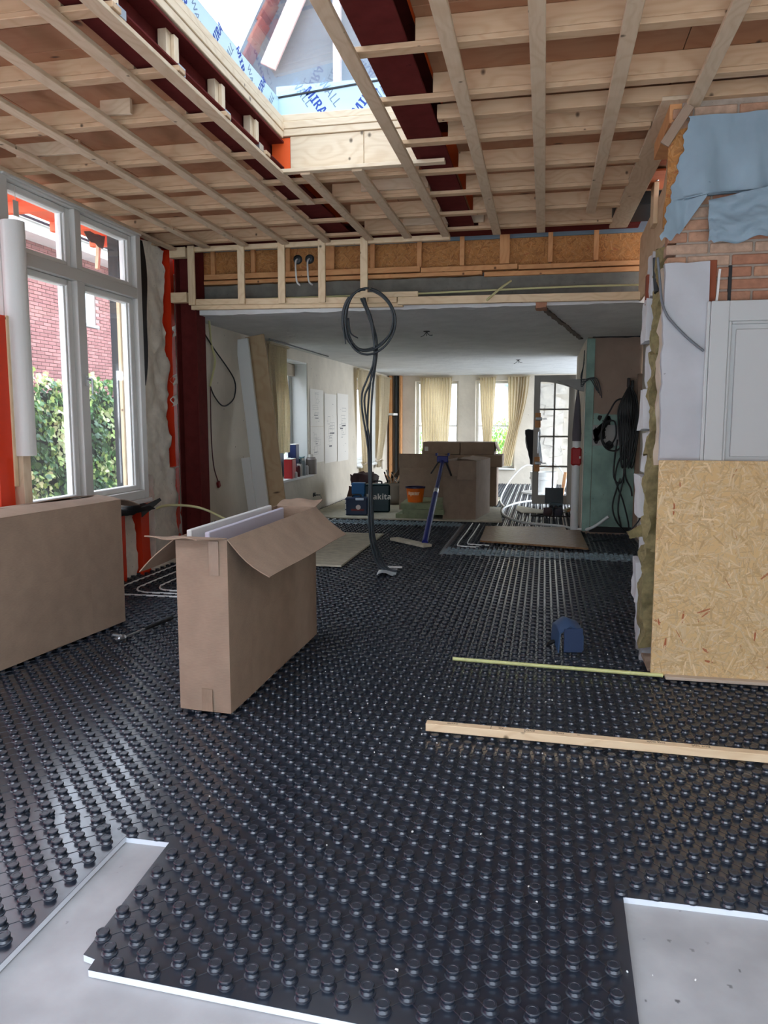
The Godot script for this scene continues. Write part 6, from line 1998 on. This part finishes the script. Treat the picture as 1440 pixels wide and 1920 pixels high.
	part(t, "pail", b, M.white)
	b = mb(); b.lathe([Vector2(0.0, 0.0), Vector2(0.42, 0.0), Vector2(0.42, 0.03), Vector2(0, 0.03)], 28); part(t, "dish", b, M.white)
	# crate of tools
	t = thing("tool_caddy", "grey open tool caddy with three round holders in front of the glazed door", "tool caddy", V(0.16, y, -11.75))
	var cg := mat(Color(0.22, 0.27, 0.28), 0.5)
	b = mb(); b.box(V(0, 0.28, -0.14), Vector3(0.27, 0.24, 0.02), Basis(Vector3.RIGHT, -0.15), 0.006); part(t, "lid", b, cg)
	b = mb(); b.box(V(0.03, 0.12, -0.02), Vector3(0.20, 0.13, 0.16), Basis(), 0.008); part(t, "body", b, mat(Color(0.30, 0.38, 0.40), 0.5))
	b = mb()
	for k in 3: b.lathe([Vector2(0, 0.004), Vector2(0.026, 0.004), Vector2(0.028, 0)], 14, Transform3D(Basis(Vector3.RIGHT, PI / 2), V(-0.035 + 0.066 * k, 0.13, 0.06)))
	part(t, "holder", b, M.black)
	b = mb(); b.rough(V(0.06, 0.06, 0.14), Vector3(0.12, 0.13, 0.10), Basis(), 0.03, 0.03, noise(0.05, 36)); part(t, "blue_tool", b, mat(Color(0.06, 0.07, 0.14), 0.5))
	b = mb(); b.rough(V(-0.09, 0.06, 0.12), Vector3(0.11, 0.11, 0.10), Basis(), 0.03, 0.03, noise(0.05, 37)); part(t, "red_tool", b, mat(Color(0.26, 0.16, 0.15), 0.5))
	b = mb(); b.bar(V(-0.10, 0.03, 0.1), V(-0.32, 0.02, 0.32), 0.02, 0.02); b.bar(V(-0.32, 0.02, 0.34), V(0.30, 0.02, 0.30), 0.018, 0.018)
	part(t, "rod", b, M.black)
	b = mb(); b.prism(PackedVector2Array([Vector2(-0.32, -11.9), Vector2(0.0, -11.9), Vector2(0.0, -12.3), Vector2(-0.42, -12.9), Vector2(-0.42, -12.3)]), 0.012, Transform3D(Basis(Vector3.RIGHT, V(0, 0, 1), V(0, -1, 0)), V(0, y + 0.012, 0)))
	solo("board_scrap", b, M.board, "pale board scrap under the corner of the glazed door", "board")
	for k in 3:
		b = mb(); b.bar(V(0.32 + 0.05 * (k % 2), y + 0.02 + 0.02 * k, -11.9), V(0.45, y + 0.03 + 0.02 * k, -12.5 + 0.1 * k), 0.04, 0.015)
		solo("wood_offcut", b, M.old_wood if k % 2 else M.board, ["pale wood offcut at the bottom of the small heap by the glazed door", "brown wood offcut in the small heap by the glazed door", "pale wood offcut on top of the small heap by the glazed door"][k], "offcut", "offcuts at the foot of the glazed door")
	b = mb(); b.bar(V(0.30, 0.1, -13.2), V(0.36, 0.55, -13.5), 0.05, 0.03)
	solo("brown_batten", b, M.old_wood, "dark brown batten leaning behind the glazed door", "batten")

	# heating pipes laid between the studs of the old room
	var k := 0
	for q in [[-0.95, -8.6, -10.6], [-0.85, -8.75, -10.55], [-0.60, -10.3, -17.3], [-0.50, -10.3, -17.3], [-0.40, -10.35, -17.3], [-0.29, -10.35, -17.3], [-0.19, -10.35, -17.3], [-0.09, -10.35, -17.3], [0.01, -10.35, -17.2], [0.115, -10.35, -17.2], [0.215, -10.35, -17.2], [0.32, -10.35, -13.0], [0.42, -10.35, -13.0]]:
		b = mb()
		b.tube(spline([V(q[0] + 0.26, 0.019, q[1] + 0.02), V(q[0] + 0.08, 0.019, q[1]), V(q[0], 0.019, q[1] - 0.12), V(q[0], 0.019, lerpf(q[1], q[2], 0.5)), V(q[0], 0.019, q[2])] if q[1] > -9.0 else [V(q[0], 0.019, q[1]), V(q[0], 0.019, q[2])], 6), 0.008, 7)
		solo("heating_pipe", b, M.pipe, ["white heating pipe with a bend in front of the far cartons, left one", "white heating pipe with a bend in front of the far cartons, right one"][k] if k < 2 else "straight white heating pipe on the far floor, %s from the left" % ["first", "second", "third", "fourth", "fifth", "sixth", "seventh", "eighth", "ninth", "tenth", "eleventh"][k - 2], "pipe", "" if k < 2 else "straight heating pipes of the old room")
		k += 1
	k = 0
	for x in [-3.42, -3.32, -3.22, -3.12, -3.02, -2.92]:
		b = mb(); b.tube([V(x, 0.03, -10.62), V(x, 0.03, -9.35)], 0.008, 7)
		solo("heating_pipe", b, M.pipe, "white heating pipe behind the open carton, %s from the left wall" % ["first", "second", "third", "fourth", "fifth", "sixth"][k], "pipe", "pipes along the left wall behind the carton")
		k += 1
